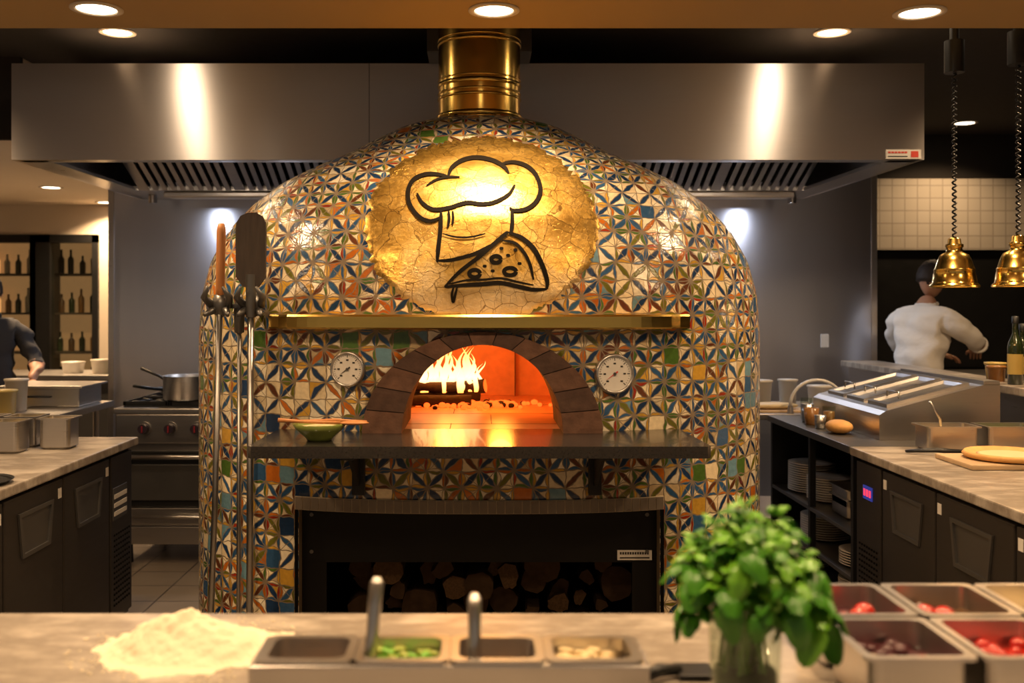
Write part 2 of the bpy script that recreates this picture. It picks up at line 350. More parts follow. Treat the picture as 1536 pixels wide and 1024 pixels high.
# ------------------------------------------------------------ room shell
def shell(name,x0,x1,y0,y1,z0,z1,m): 
    b=B(name); b.box(x0,x1,y0,y1,z0,z1,m); return b.done()
shell('floor',-6.5,5.4,-2,11,-.1,0,FLOORM)
shell('ceiling',-6.5,5.4,-2,4.16,2.75,3.1,CEILM)
shell('ceiling_rear',-6.5,5.4,4.16,11,3.1,3.2,DARKC)
b=B('ceiling_alcove'); b.box(-6.5,-2.78,6.09,11,2.6,3.1,CREAMP); b.box(-6.5,-2.78,6.05,6.09,2.6,3.1,DARKC); b.done()
shell('wall_left',-6.6,-6.5,-2,11,0,3.1,CREAMP)
shell('wall_right',5.4,5.5,-2,11,0,3.2,DARKC)
shell('wall_far',-6.5,5.4,11,11.1,0,3.2,DARKC)
b=B('wall_back'); b.box(-2.76,2.96,7.5,7.65,0,3.1,WALLST)
for x in (-1.4,.2,1.55): b.box(x-.002,x+.002,7.496,7.5,0,3.1,DSTEEL)
b.box(-2.78,-2.74,7.49,7.66,0,3.1,STEEL); b.box(2.94,2.98,7.49,7.66,0,3.1,STEEL)
b.box(2.56,2.62,7.492,7.5,1.28,1.38,PAPER,.002); b.done()
b=B('wall_back_right'); b.box(2.9,5.4,8.8,8.9,0,3.1,DARKC); b.box(2.9,5.4,8.72,8.8,2.08,2.7,TILEW)
b.box(3.0,5.3,8.76,8.8,1.05,2.06,BLK); b.done()
b=B('wall_back_left')
b.box(-6.5,-6.2,10,10.15,0,2.6,CREAMP); b.box(-3.8,-2.7,10,10.15,0,2.6,CREAMP); b.box(-6.2,-3.8,10,10.15,2.3,2.6,CREAMP); b.done()
b=B('window_1')
for x in (-6.2,-5.35,-4.48,-3.86): b.box(x,x+.06,9.96,10.08,0,2.3,BLK)
b.box(-4.48,-4.28,9.96,10.08,0,2.3,BLK)
b.box(-6.2,-3.8,9.96,10.08,2.22,2.3,BLK); b.box(-6.2,-3.8,9.96,10.08,0,.1,BLK); b.box(-6.2,-3.86,10.0,10.01,.1,2.22,GLASS); b.done()
b=B('bottle_display_shelf')
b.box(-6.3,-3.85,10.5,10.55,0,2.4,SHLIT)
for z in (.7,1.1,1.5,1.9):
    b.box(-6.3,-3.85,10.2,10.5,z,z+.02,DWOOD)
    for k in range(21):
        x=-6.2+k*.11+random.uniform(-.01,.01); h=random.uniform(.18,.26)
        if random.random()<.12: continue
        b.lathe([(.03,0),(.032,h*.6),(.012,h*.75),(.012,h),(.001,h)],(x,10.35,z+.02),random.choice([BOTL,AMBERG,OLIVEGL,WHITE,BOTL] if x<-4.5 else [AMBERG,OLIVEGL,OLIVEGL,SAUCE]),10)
b.box(-4.47,-4.40,10.18,10.56,0,2.4,BLK)
b.done()
# ------------------------------------------------------------ downlights
def light(name,kind,loc,energy,col,size=.1,rot=(0,0,0),spread=None):
    l=bpy.data.lights.new(name,kind); l.energy=energy; l.color=col
    if kind=='AREA': l.shape='DISK'; l.size=size
    else: l.shadow_soft_size=size
    if spread is not None:
        if kind=='AREA': l.spread=spread
        else: l.spot_size=spread; l.spot_blend=.6
    o=bpy.data.objects.new(name,l); o.location=loc; o.rotation_euler=rot; bpy.context.collection.objects.link(o); return o
def downlight(x,y,z,e=30,r=.075,spread=2.3,col=(1,.66,.36)):
    b=B('recessed_downlight')
    b.lathe([(r+.025,-.001),(r+.025,-.006),(r+.004,-.008),(r,-.002),(r,0)],(x,y,z),CREAMP,32)
    b.add([(x+r*math.cos(2*pi*k/32),y+r*math.sin(2*pi*k/32),z-.003) for k in range(32)],[tuple(range(32))],GLOW,False)
    o=b.done()
    l=light('lamp','AREA',(x,y,z-.012),e,col,r*2,(0,0,0),spread); l.parent=o; l.location=Vector((x,y,z-.012))-o.location
for x,y,e in ((-1.485,3.88,15),(.057,3.9,19),(1.73,3.93,15)): downlight(x,y,2.75,e)
for x,y in ((-2.44,2.5),(2.44,2.5)): downlight(x,y,2.75,22,spread=2.9)  # added out of view, to give the hood its reflected streaks
for x,y in ((-.8,2.5),(.8,2.5)): downlight(x,y,2.75,22)  # added out-of-view row, general fill
for x,y in ((-1.5,1.4),(0,1.2),(1.5,1.4)): downlight(x,y,2.75,14)  # unseen row added as fill over the front counter
for x,y in ((-1.99,5.5),(1.94,5.5)): downlight(x,y,3.1,6)
for x,y in ((-1.83,4.6),(1.83,4.6)): downlight(x,y,3.1,9,spread=3.1,r=.055,col=(1,.74,.48))  # added out of sight behind the soffit edge, for the hood streaks
downlight(4.0,8.24,3.1,14); downlight(3.1,4.8,3.1,32); downlight(-3.2,4.8,3.1,14)  # second one added out of sight, lights the chef from the front
for y in (7.3,8.5,9.74): downlight(-3.64,y,2.6,34)
# ------------------------------------------------------------ oven body
OC=4.9;A_=1.31;Bb=1.0
PR=[(.15,2.52),(.196,2.512),(.392,2.456),(.523,2.391),(.654,2.319),(.80,2.255),(.964,2.172),(1.095,2.07),(1.209,1.945),(1.285,1.80),(1.32,1.65),(1.333,1.46),(1.333,0)]
zt=np.array([p[1] for p in PR][::-1]); rt=np.array([p[0] for p in PR][::-1])/1.333
zz=np.linspace(0,2.52,1200); ss=np.interp(zz,zt,rt); ker=np.exp(-np.linspace(-2,2,41)**2); ker/=ker.sum()
sp_=np.pad(ss,20,mode='edge'); sm_=np.convolve(sp_,ker,'valid'); ss=np.where(zz<2.44,sm_,ss)
def s_(z): return float(np.interp(z,zz,ss))
def n_(z): return 2.6 if z<1.6 else max(2.1,2.6-.5*(z-1.6)/.8)
def yf(x,z,off=0):
    s=s_(z);n=n_(z); q=min(.999,abs(x/(A_*s))); return OC-Bb*s*(1-q**n)**(1/n)-off
def Fi(p):
    s=s_(p.z); n=n_(p.z); return (abs(p.x/(A_*s))**n+abs((p.y-OC)/(Bb*s))**n)**(1/n)-1
def surf(px,py,off=0.):
    d=Vector(((px-CX)/F,1,-(py-HY)/F)); o=Vector((0,0,E)); t=3.3
    while t<5.2:
        if Fi(o+d*t)<0: break
        t+=.02
    a,c=t-.02,t
    for _ in range(18):
        m=(a+c)/2
        if Fi(o+d*m)<0: c=m
        else: a=m
    p=o+d*c; e=.004
    g=Vector((Fi(p+Vector((e,0,0)))-Fi(p-Vector((e,0,0))),Fi(p+Vector((0,e,0)))-Fi(p-Vector((0,e,0))),Fi(p+Vector((0,0,e)))-Fi(p-Vector((0,0,e))))).normalized()
    return p+g*off
oven=empty('wood_fired_pizza_oven',(0,OC,0))
def body():
    NS=200
    zs=list(np.linspace(0,1.45,16))+list(np.linspace(1.48,2.52,60))
    vs=[];uv=[];fs=[]
    v=0;pz=None;ps=None
    for z in zs:
        s=s_(z);n=n_(z)
        if pz is not None: v+=math.hypot(z-pz,(s-ps)*Bb)
        pz=z;ps=s; ring=[]
        for k in range(NS+1):
            t=2*pi*k/NS-pi/2-pi
            cx=math.cos(t);sx=math.sin(t)
            ring.append((A_*s*math.copysign(abs(cx)**(2/n),cx),OC+Bb*s*math.copysign(abs(sx)**(2/n),sx),z))
        arc=[0]
        for k in range(NS): arc.append(arc[-1]+math.dist(ring[k],ring[k+1]))
        mid=arc[NS//2]
        for k in range(NS): vs.append(ring[k])
        uv.append([a-mid for a in arc]+[v])
    fuv=[]
    for a in range(len(zs)-1):
        for k in range(NS):
            k2=(k+1)%NS
            fs.append((a*NS+k,a*NS+k2,(a+1)*NS+k2,(a+1)*NS+k))
            fuv+=[(uv[a][k],uv[a][-1]),(uv[a][k+1],uv[a][-1]),(uv[a+1][k+1],uv[a+1][-1]),(uv[a+1][k],uv[a+1][-1])]
    fs.append(tuple(range(NS-1,-1,-1))); fuv+=[(0,0)]*NS
    o=len(zs)-1; fs.append(tuple(o*NS+k for k in range(NS))); fuv+=[(0,0)]*NS
    me=bpy.data.meshes.new('mosaic_body'); me.from_pydata(vs,[],fs); me.materials.append(MOS)
    ul=me.uv_layers.new(name='UVMap'); ul.data.foreach_set('uv',[c for p in fuv for c in p])
    me.polygons.foreach_set('use_smooth',[True]*(len(fs)-2)+[False]*2)
    ob=bpy.data.objects.new('tmp_body',me); bpy.context.collection.objects.link(ob)
    bm=bmesh.new(); bm.from_mesh(me); bmesh.ops.recalc_face_normals(bm,faces=bm.faces[:]); bm.to_mesh(me); bm.free()
    cut=[]
    def cutter(bld):
        c=bld.done(); cut.append(c); md=ob.modifiers.new('b','BOOLEAN'); md.operation='DIFFERENCE'; md.object=c; md.solver='EXACT'
    c1=B('cut1'); n=24
    c1.prism([(.455*math.cos(pi*k/n),1.09+.385*math.sin(pi*k/n)) for k in range(n+1)],'Y',3.3,4.4,SOOT); cutter(c1)
    c2=B('cut2'); c2.box(-.8,.8,4.3,5.6,1.09,1.7,SOOT); cutter(c2)
    c3=B('cut3'); c3.box(-.72,.72,3.3,4.8,.03,.79,SOOT); cutter(c3)
    bpy.context.view_layer.update(); dg=bpy.context.evaluated_depsgraph_get()
    nm=bpy.data.meshes.new_from_object(ob.evaluated_get(dg)); nm.name='mosaic_body'
    for c in cut: bpy.data.objects.remove(c)
    bpy.data.objects.remove(ob)
    r=bpy.data.objects.new('mosaic_body',nm); bpy.context.collection.objects.link(r); r.parent=oven; r.location=-oven.location
body()
# arch voussoirs
b=B('mouth_arch',oven); n=13
for k in range(n):
    g0=.005; sub=5; loops=[]
    for q in range(sub+1):
        t=pi*k/n+g0+(pi/n-2*g0)*q/sub
        loops.append([(.012+.312*math.cos(t),3.86,1.1+.345*math.sin(t)),(.012+.465*math.cos(t),3.86,1.1+.395*math.sin(t)),(.012+.465*math.cos(t),4.15,1.1+.395*math.sin(t)),(.012+.312*math.cos(t),4.15,1.1+.345*math.sin(t))])
    b.loft(loops,STONE if k%2 else STONE2,True,True,smooth=False)
loops=[[(.012+r*math.cos(pi*q/24),3.866,1.1+z*math.sin(pi*q/24)) for q in range(25)] for r,z in ((.314,.347),(.462,.392))]
b.loft(loops,JOINT,closed=False)
loops=[[(.012+.314*math.cos(pi*q/24),y,1.1+.347*math.sin(pi*q/24)) for q in range(25)] for y in (3.88,4.4)]
b.loft(loops,STONE,closed=False)
loops=[[(.012+.458*math.cos(pi*q/24),y,1.1+.388*math.sin(pi*q/24)) for q in range(25)] for y in (3.88,4.2)]
b.loft(loops,SOOT,closed=False)
b.done()
# chamber
b=B('fire_chamber',oven); b.recalc=False
b.box(-.79,.79,3.85,5.58,1.085,1.1,CHFL)
loops=[]
for (s,z) in ((1,1.1),(1,1.2),(1,1.32),(.97,1.42),(.88,1.52),(.7,1.6),(.4,1.65),(.02,1.66)):
    loops.append([(.76*s*math.copysign(abs(math.cos(t))**.8,math.cos(t)),4.95+.6*s*math.copysign(abs(math.sin(t))**.8,math.sin(t)),z) for t in [2*pi*k/48 for k in range(48)]])
vs=[p for l in loops for p in l]; fs=[]
for a in range(len(loops)-1):
    for k in range(48):
        f=(a*48+k,a*48+(k+1)%48,(a+1)*48+(k+1)%48,(a+1)*48+k)
        c=sum((Vector(vs[i]) for i in f),Vector())/4
        if abs(c.x)<.42 and c.y<4.95 and c.z<1.47: continue
        fs.append(f)
b.add(vs,fs,CHAMB)
b.done()
b=B('hearth_joints',oven)
for y in (4.2,4.6,5.0): b.box(-.7,.7,y,y+.003,1.1,1.1008,STONE)
for k,y in enumerate((3.86,4.2,4.6,5.0)):
    x=.05 if k%2 else -.12; b.box(x,x+.003,y,y+.36,1.1,1.1008,STONE)
b.box(.195,.198,5.50,5.55,1.1,1.5,STONE)
b.done()
# burning logs
b=B('burning_logs',oven)
def log(b,p0,p1,r,mb,me,seg=14,nseg=8,split=0):
    p0=Vector(p0);p1=Vector(p1); d=(p1-p0).normalized(); u=d.orthogonal().normalized(); w=d.cross(u); sd=random.random()*50; ph=random.uniform(0,6.28)
    ls=[]
    for q in range(nseg+1):
        p=p0.lerp(p1,q/nseg); ls.append([])
        for k in range(seg):
            a=2*pi*k/seg; rad=r*(1+.25*noise.noise(Vector((math.cos(a)*1.2+sd,math.sin(a)*1.2,q*.35))))
            if split:
                c=math.cos(a-ph)
                if c>.15: rad*=max(.3,.15/c)
                c2=math.cos(a-ph-2.0)
                if c2>.35: rad*=max(.4,.35/c2)
            ls[-1].append(p+(u*math.cos(a)+w*math.sin(a))*rad)
    b.loft(ls,mb,smooth=not split); b.add(ls[0],[tuple(range(seg))],me,False); b.add(ls[-1],[tuple(range(seg))],me,False)
CHARL=mat('charred_log',(.018,.010,.006),.9,0,.6,30,bump=.9)
log(b,(-.42,4.98,1.145),(.00,5.06,1.15),.040,CHARL,EMBER); log(b,(-.40,5.14,1.145),(.03,5.02,1.195),.034,CHARL,EMBER); log(b,(-.40,4.94,1.195),(-.06,5.00,1.19),.024,CHARL,EMBER)
log(b,(-.42,4.90,1.13),(-.04,4.92,1.13),.026,CHARL,EMBER)
for k in range(150):
    x=random.gauss(-.05,.15); y=random.gauss(4.94,.06); r=random.uniform(.007,.016)
    b.ell((x,y,1.1+r*.8),(r*1.3,r,r),random.choice([EMBER,EMBER,CHARL]),7,5)
b.done()
b=B('flames',oven)
for k in range(46):
    x=random.uniform(-.40,.0); y=random.uniform(4.93,5.14); h=random.uniform(.10,.24)*(1.12-abs(x+.17)*2.0); w=random.uniform(.011,.023); sd=random.random()*9
    loops=[]
    for q in range(17):
        t=q/16; r=w*(math.sin(pi*min(1,t*.8+.2))**.9)*(1-t)**.45+.0004
        if q==16:r=.0003
        cx=x+.03*math.sin(sd+t*6)*t+.02*t; cy=y+.01*math.sin(sd*2+t*5)*t
        loops.append([(cx+r*1.0*math.cos(a),cy+r*.5*math.sin(a),1.165+h*t*1.1) for a in [2*pi*j/10 for j in range(10)]])
    b.loft(loops,FLAME)
b.done()
l=light('fire_glow','POINT',(-.15,4.93,1.38),8.5,(1,.30,.035),.07); l.parent=oven; l.location-=oven.location
l=light('fire_glow_front','POINT',(.1,4.7,1.30),5,(1,.30,.035),.06); l.parent=oven; l.location-=oven.location
# shelf, brackets
b=B('granite_shelf',oven)
b.prism([(-.80,3.50),(-.815,3.52),(-.80,3.99),(-.6,4.0),(.6,4.0),(.80,3.99),(.815,3.52),(.80,3.50)],'Z',1.062,1.104,GRAN); b.done()
b=B('shelf_brackets',oven)
for x in (-.47,.45):
    b.box(x-.025,x+.025,3.56,3.93,1.045,1.062,BLK,.003); b.box(x-.025,x+.025,3.88,3.91,.86,1.06,BLK,.003)
    b.prism([(3.6,1.05),(3.9,1.05),(3.9,.9),(3.86,.9)],'X',x-.006,x+.006,BLK)
b.done()
# mantle
b=B('brass_mantle',oven); loops=[]
for k in range(41):
    x=-.84+1.68*k/40; y=yf(x,1.5); o=.075 if 1<k<39 else .05
    loops.append([(x,y+.05,1.505),(x,y-o+.008,1.505),(x,y-o,1.512),(x,y-o,1.554),(x,y-o+.008,1.562),(x,y+.08,1.562)])
b.loft(loops,BRASS,True,True,smooth=False); b.done()
# firebox trim
b=B('firebox_tile_course',oven); nb=44
GT=mat('grey_trim_tile',(.19,.155,.12),.3,0,.35,9); GTJ=mat('pale_trim_grout',(.50,.42,.30),.8)
for k in range(nb):
    x0=-.735+1.47*k/nb; x1=-.735+1.47*(k+1)/nb
    def slab(xa,xb,za,zb,o,m):
        y0=yf(xa,.8,o);y1=yf(xb,.8,o)
        vs=[(xa,y0,za),(xb,y1,za),(xb,y1,zb),(xa,y0,zb),(xa,y0+.03,za),(xb,y1+.03,za),(xb,y1+.03,zb),(xa,y0+.03,zb)]
        b.add(vs,[(0,1,2,3),(4,5,6,7),(0,1,5,4),(2,3,7,6),(1,2,6,5),(0,3,7,4)],m,False)
    slab(x0+.002,x1-.002,.787,.835,.010,GT); slab(x0,x1,.785,.838,.006,GTJ)
for x in (-.735,.722):
    b.box(x,x+.013,yf(.72,.5)-.006,yf(.72,.5)+.05,.0,.785,SOOT)
b.done()
b=B('firebox_panel',oven)
PB=mat('powder_coated_black',(.004,.0035,.0035),.5,spec=.2)
b.box(-.72,.72,4.06,4.08,.555,.79,PB,.002); b.box(-.72,-.62,4.06,4.08,.03,.56,PB,.002); b.box(.62,.72,4.06,4.08,.03,.56,PB,.002); b.box(-.62,.62,4.06,4.08,.03,.1,PB,.002)
b.box(-.71,.71,4.7,4.72,.03,.78,SOOT)
for x in (-.68,.68):
    for z in (.15,.6,.75): b.cyl((x,4.052,z),(x,4.062,z),.008,.008,DSTEEL,10)
b.done()
b=B('rating_label',oven); b.box(.56,.70,4.056,4.06,.565,.605,PAPER)
for k in range(12): b.box(.57+k*.01,.577+k*.01,4.0545,4.056,.588,.598,INK)
b.box(.57,.69,4.0545,4.056,.572,.577,INK); b.done()
b=B('firewood_stack',oven)
for row,z in enumerate((.10,.21,.32,.42,.49)):
    x=-.60+random.uniform(0,.06)
    while x<.54:
        r=random.uniform(.042,.08)
        zz0=z+random.uniform(-.025,.025)
        log(b,(x+r,4.16+random.uniform(0,.16),zz0),(x+r+random.uniform(-.03,.03),4.62,z),r,BARK,random.choice([LOGEND,LOGEND,LOGEND2]),12,3,split=random.random()<.7); x+=2*r*random.uniform(.8,1.0)+(random.uniform(0,.2) if row==4 else 0)
b.done()
# gauges
def gauge(px,py,r):
    p=surf(px,py,0.0); b=B('thermometer_gauge',oven); b.M=Matrix.Translation(p+Vector((0,.01,0)))@Matrix.Rotation(pi/2,4,'X')@Matrix.Rotation(p.x*.35,4,'Y')
    b.lathe([(r*.8,-.01),(r,-.005),(r*1.02,.02),(r*1.0,.035),(r*.93,.04),(r*.88,.036),(r*.86,.030)],(0,0,0),STEEL,40)
    b.add([(r*.9*math.cos(2*pi*k/40),r*.9*math.sin(2*pi*k/40),.029) for k in range(40)],[tuple(range(40))],PAPER,False)
    for k in range(31):
        a=math.radians(225-270*k/30); r0=r*(.66 if k%5==0 else .74); w=.0016 if k%5==0 else .0008
        d=Vector((math.cos(a),math.sin(a),0)); q=Vector((-d.y,d.x,0))*w
        b.add([d*r0+q+Vector((0,0,.0302)),d*r0-q+Vector((0,0,.0302)),d*r*.8-q+Vector((0,0,.0302)),d*r*.8+q+Vector((0,0,.0302))],[(0,1,2,3)],INK,False)
    for k in range(7):
        a=math.radians(225-45*k); d=Vector((math.cos(a),math.sin(a),0))*r*.52
        b.box(d.x-.005,d.x+.005,d.y-.003,d.y+.003,.0295,.0305,INK)
    a=math.radians(215); d=Vector((math.cos(a),math.sin(a),0)); q=Vector((-d.y,d.x,0))*.003; zz_=Vector((0,0,.032))
    b.add([d*-r*.2+q+zz_,d*-r*.2-q+zz_,d*r*.6+zz_],[(0,1,2)],INK if px<700 else REDINK,False)
    b.cyl((0,0,.03),(0,0,.035),.006,.006,DSTEEL,12)
    return b.done()
gauge(524,553,.069); gauge(919,560,.078)
# chimney
b=B('chimney_flue',oven)
b.lathe([(.2,2.48),(.2,3.1)],(0,OC,0),BRASS,72)
def torus(c,R,r,zs=1.,m=BRASS):
    b.loft([[(c[0]+(R+r*math.cos(u))*math.cos(t),c[1]+(R+r*math.cos(u))*math.sin(t),c[2]+r*zs*math.sin(u)) for u in [2*pi*j/8 for j in range(8)]] for t in [2*pi*k/72 for k in range(73)]],m)
for z,r,zs in ((2.51,.012,1.2),(2.60,.006,1.2),(2.625,.005,1.2),(2.665,.006,2.),(2.69,.004,1.),(2.865,.006,1.5),(2.885,.005,1.)): torus((0,OC,z),.2,r,zs)
b.done()
b=B('flue_ceiling_collar'); b.box(-.27,.27,5.15,5.40,2.9,3.1,DSTEEL,.005); b.done()
# medallion
def medallion():
    b=B('gold_medallion',oven); cx,cy=722,343; R=34;S=240; loops=[]
    for q in range(R+1):
        t=q/R; l=[]
        for k in range(S):
            a=2*pi*k/S; w=1+.03*noise.noise(Vector((math.cos(a)*7,math.sin(a)*7,3)))+(.035*noise.noise(Vector((math.cos(a)*26,math.sin(a)*26,1)))+.03*noise.noise(Vector((math.cos(a)*60,math.sin(a)*60,5))))*t**6
            rx=175*w*t*math.cos(a); ry=-137*w*t*math.sin(a)
            py=min(cy+ry,471.5); l.append(surf(cx+rx+(.01 if t==0 else 0),py,.006 if q<R else .0))
        loops.append(l)
    vs=[p for l in loops for p in l]; fs=[]
    for a in range(R):
        for k in range(S): fs.append((a*S+k,a*S+(k+1)%S,(a+1)*S+(k+1)%S,(a+1)*S+k))
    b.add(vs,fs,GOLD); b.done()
medallion()
def cat(pts,n=8):
    out=[]; P=[Vector((*p,0)) for p in pts]; P=[P[0]*2-P[1]]+P+[P[-1]*2-P[-2]]
    for i in range(1,len(P)-2):
        for k in range(n):
            t=k/n; a,b_,c,d=P[i-1],P[i],P[i+1],P[i+2]
            out.append(.5*((2*b_)+(c-a)*t+(2*a-5*b_+4*c-d)*t*t+(3*b_-a-3*c+d)*t**3))
    out.append(P[-2]); return out
lb=B('chef_hat_pizza_emblem',oven)
def stroke(pts,w=5.,smooth=True,taper=True):
    w*=1.15
    c=cat(pts) if smooth else [Vector((*p,0)) for p in pts]; n=len(c); L=[];Rr=[]
    for k,p in enumerate(c):
        d=(c[min(k+1,n-1)]-c[max(0,k-1)]); d=d.normalized() if d.length>0 else Vector((1,0,0)); q=Vector((-d.y,d.x,0))
        ww=w/2*(1-.55*(abs(2*k/(n-1)-1)**4) if taper else 1)
        L.append(p+q*ww);Rr.append(p-q*ww)
    vs=[surf(p.x,p.y,.0105) for p in L]+[surf(p.x,p.y,.0105) for p in Rr]
    lb.add(vs,[(k,k+1,n+k+1,n+k) for k in range(n-1)],LOGOM,False)
stroke([(664,327),(645,333),(628,326),(615,308),(613,288),(621,272),(638,264),(658,264),(674,268)],5.5)
stroke([(672,268),(678,254),(694,243),(715,239),(738,243),(755,252),(763,262)],5.5)
stroke([(752,249),(770,246),(790,252),(804,266),(810,287),(804,304),(790,315),(772,318),(764,314)],5.5)
stroke([(640,281),(655,272),(672,268),(690,268)],3)
stroke([(626,292),(634,306),(650,316),(672,314),(700,306),(722,308),(742,305),(762,294),(772,280)],5)
stroke([(662,318),(661,345),(658,372),(656,394)],5.5)
stroke([(768,316),(768,335),(766,352)],5)
stroke([(656,392),(676,391),(698,386),(716,380),(738,368)],5)
stroke([(664,352),(684,357),(706,357),(728,352)],2.6)
stroke([(673,318),(674,330),(672,342)],3.6); stroke([(679,318),(680,328),(679,338)],3)
stroke([(667,431),(690,408),(716,388),(740,368),(756,354),(762,349)],5.5)
stroke([(762,350),(782,358),(800,374),(812,396),(820,420),(820,434)],6)
stroke([(753,362),(772,366),(786,380),(795,398),(800,420)],4)
stroke([(820,434),(800,435),(775,430),(750,425),(722,427),(700,428),(667,431)],6)
stroke([(672,427),(700,421),(726,420),(752,418),(778,424),(800,428)],3)
stroke([(681,430),(678,442),(680,453),(683,442),(686,431)],3.5)
def olive(x,y,rx,ry):
    stroke([(x+rx*math.cos(2*pi*k/12),y+ry*math.sin(2*pi*k/12)) for k in range(13)],5.5,taper=False)
olive(712,411,8,5.5); olive(765,408,9,5.5); olive(744,390,7,5)
for x,y in ((739,407),(762,384),(779,396),(727,400),(773,376),(752,374)): stroke([(x-3,y),(x+3,y)],4)
lb.done()
# ------------------------------------------------------------ tools leaning at oven
b=B('pizza_peel')
x=-.905
b.tube([(x,3.93,0),(x,3.96,1.6)],.013,POLE,12)
poly=[(.060,.20),(.058,.235),(.045,.262),(.02,.275),(-.01,.275),(-.04,.262),(-.056,.235),(-.060,.20),(-.058,.02),(-.03,-.02),(.03,-.02),(.058,.02)]
b.prism([(x+u,1.69+v) for u,v in poly],'Y',3.955,3.975,DWOOD); b.cyl((x,3.96,1.55),(x,3.965,1.72),.018,.022,DSTEEL,14); b.done()
b=B('turning_peel')
b.tube([(-1.075,3.95,0),(-1.05,3.97,.8),(-1.035,3.99,1.66)],.012,POLE,12); b.tube([(-1.035,3.99,1.62),(-1.034,3.99,1.66),(-1.03,3.992,1.90),(-1.03,3.992,1.925)],[.013,.018,.018,.012],WOOD,14); b.done()
b=B('oven_brush')
b.tube([(-.965,4.0,0.0),(-.965,4.02,1.5)],.008,POLE,10); b.lathe([(.001,0),(.02,.01),(.022,.1),(.012,.16),(.001,.17)],(-.965,4.02,1.48),DSTEEL,14); b.done()
b=B('tool_rack',oven)
for k,(x,r) in enumerate(((-.905,.045),(-1.035,.04))):
    b.tube([(x,4.14,1.6),(x,4.03,1.59),(x,4.0,1.585)],.008,POLE,8)
    for sg in (-1,1):
        b.tube([(x,4.02,1.59),(x+sg*.035,3.99,1.60),(x+sg*.05,3.94,1.63),(x+sg*.03,3.915,1.67)],[.016,.018,.014,.006],DSTEEL,8)
        b.tube([(x,4.02,1.59),(x+sg*.03,3.97,1.575),(x+sg*.045,3.93,1.56)],[.018,.016,.008],DSTEEL,8)
    b.lathe([(.001,-.05),(.03,-.03),(.038,.01),(.024,.045),(.001,.05)],(x,4.0,1.595),DSTEEL,14)
b.box(-1.06,-.88,4.0,4.02,1.585,1.605,DSTEEL,.003)
b.done()
# bowl with spoon on shelf
b=B('green_bowl'); c=(-.585,3.66,1.105)
b.lathe([(.001,0),(.045,0),(.05,.01),(.085,.04),(.1,.062),(.096,.063),(.08,.045),(.04,.02),(.001,.016)],c,GREENB,36)
b.ell((c[0],c[1],c[2]+.045),(.08,.08,.012),CHEESE,20,6); b.done()
b=B('wooden_spoon')
b.tube([(c[0]-.14,3.60,1.185),(c[0]-.05,3.61,1.178),(c[0]+.08,3.63,1.172)],[.008,.006,.006],WOOD,8); b.ell((c[0]+.13,3.635,1.171),(.055,.026,.008),WOOD,16,8)
b.tube([(c[0]-.12,3.66,1.172),(c[0]+.05,3.69,1.176),(c[0]+.17,3.68,1.168)],[.005,.005,.007],WOOD,8); b.done()
# ------------------------------------------------------------ hood
b=B('exhaust_hood')
X0,X1=-2.55,2.425; Yf,Yb=5.45,7.49; zb,ztp=2.39,2.915
b.box(X0,X1,Yf,Yf+.03,zb,ztp,HOODM)
b.box(X0,X0+.03,Yf+.03,Yb,zb,ztp,HOODM); b.box(X1-.03,X1,Yf+.03,Yb,zb,ztp,HOODM); b.box(X0,X1,Yf+.03,Yb,ztp-.02,ztp,HOODM)
b.box(X0+.03,X1-.03,Yf+.03,Yf+.10,zb,zb+.02,STEEL)
b.box(X0+.03,X0+.18,Yf+.03,Yb,zb,zb+.02,STEEL); b.box(X1-.18,X1-.03,Yf+.03,Yb,zb,zb+.02,STEEL)
b.box(X0+.03,X1-.03,6.92,Yb,zb,zb+.03,STEEL)
for x in (-.6,): b.box(x-.002,x+.002,Yf-.002,Yf,zb,ztp,DSTEEL)
p0=Vector((0,6.05,2.80));p1=Vector((0,6.93,2.42))
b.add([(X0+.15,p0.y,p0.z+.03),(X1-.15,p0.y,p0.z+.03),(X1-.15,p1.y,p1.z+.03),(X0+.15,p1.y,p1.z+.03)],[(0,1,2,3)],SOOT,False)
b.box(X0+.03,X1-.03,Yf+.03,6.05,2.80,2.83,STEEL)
x=X0+.2;k=0
while x<X1-.2:
    w=.034 if k%10 else .07
    vs=[]
    for xx in (x,x+w):
        for p in (p0,p1):
            vs.append((xx,p.y,p.z)); vs.append((xx,p.y-.012,p.z-.028))
    b.add(vs,[(0,1,3,2),(4,5,7,6),(1,3,7,5),(0,2,6,4),(0,1,5,4),(2,3,7,6)],STEEL,False); x+=.062 if k%10 else .10; k+=1
hood=b.done()
b=B('lamp_fixture',hood)
for x0,x1 in ((-2.2,-1.0),(1.0,2.2)): b.box(x0,x1,6.96,7.1,2.35,2.388,STEEL,.01); b.box(x0+.05,x1-.05,6.99,7.07,2.346,2.351,PAPER)
for x in (-2.35,2.25): b.cyl((x,7.2,2.33),(x,7.2,2.388),.03,.03,STEEL,12)
b.done()
for x in (-2.05,-1.5,1.5,2.05):
    l=light('hood_tube','AREA',(x,7.03,2.34),6.5,(.86,.9,1.),.1,(0,0,0),3.1); l.parent=hood; l.location-=hood.location
b=B('added_canopy_bulbs',hood)  # unseen bulbs added inside the hood to light the baffle filters
for x in (-1.9,1.8): b.lathe([(.03,0),(.04,-.03),(.03,-.06),(.001,-.065)],(x,5.9,2.80),GLOW,16)
b.done()
for x in (-1.9,1.8):
    l=light('added_canopy_bulb','POINT',(x,5.9,2.70),4.5,(1,.78,.58),.03); l.parent=hood; l.location-=hood.location  # light of the added bulbs, brightens the baffles
b=B('label',hood); b.box(2.215,2.405,5.444,5.45,2.395,2.445,PAPER)
for k in range(6): b.box(2.225+k*.018,2.239+k*.018,5.442,5.444,2.425,2.434,REDINK)
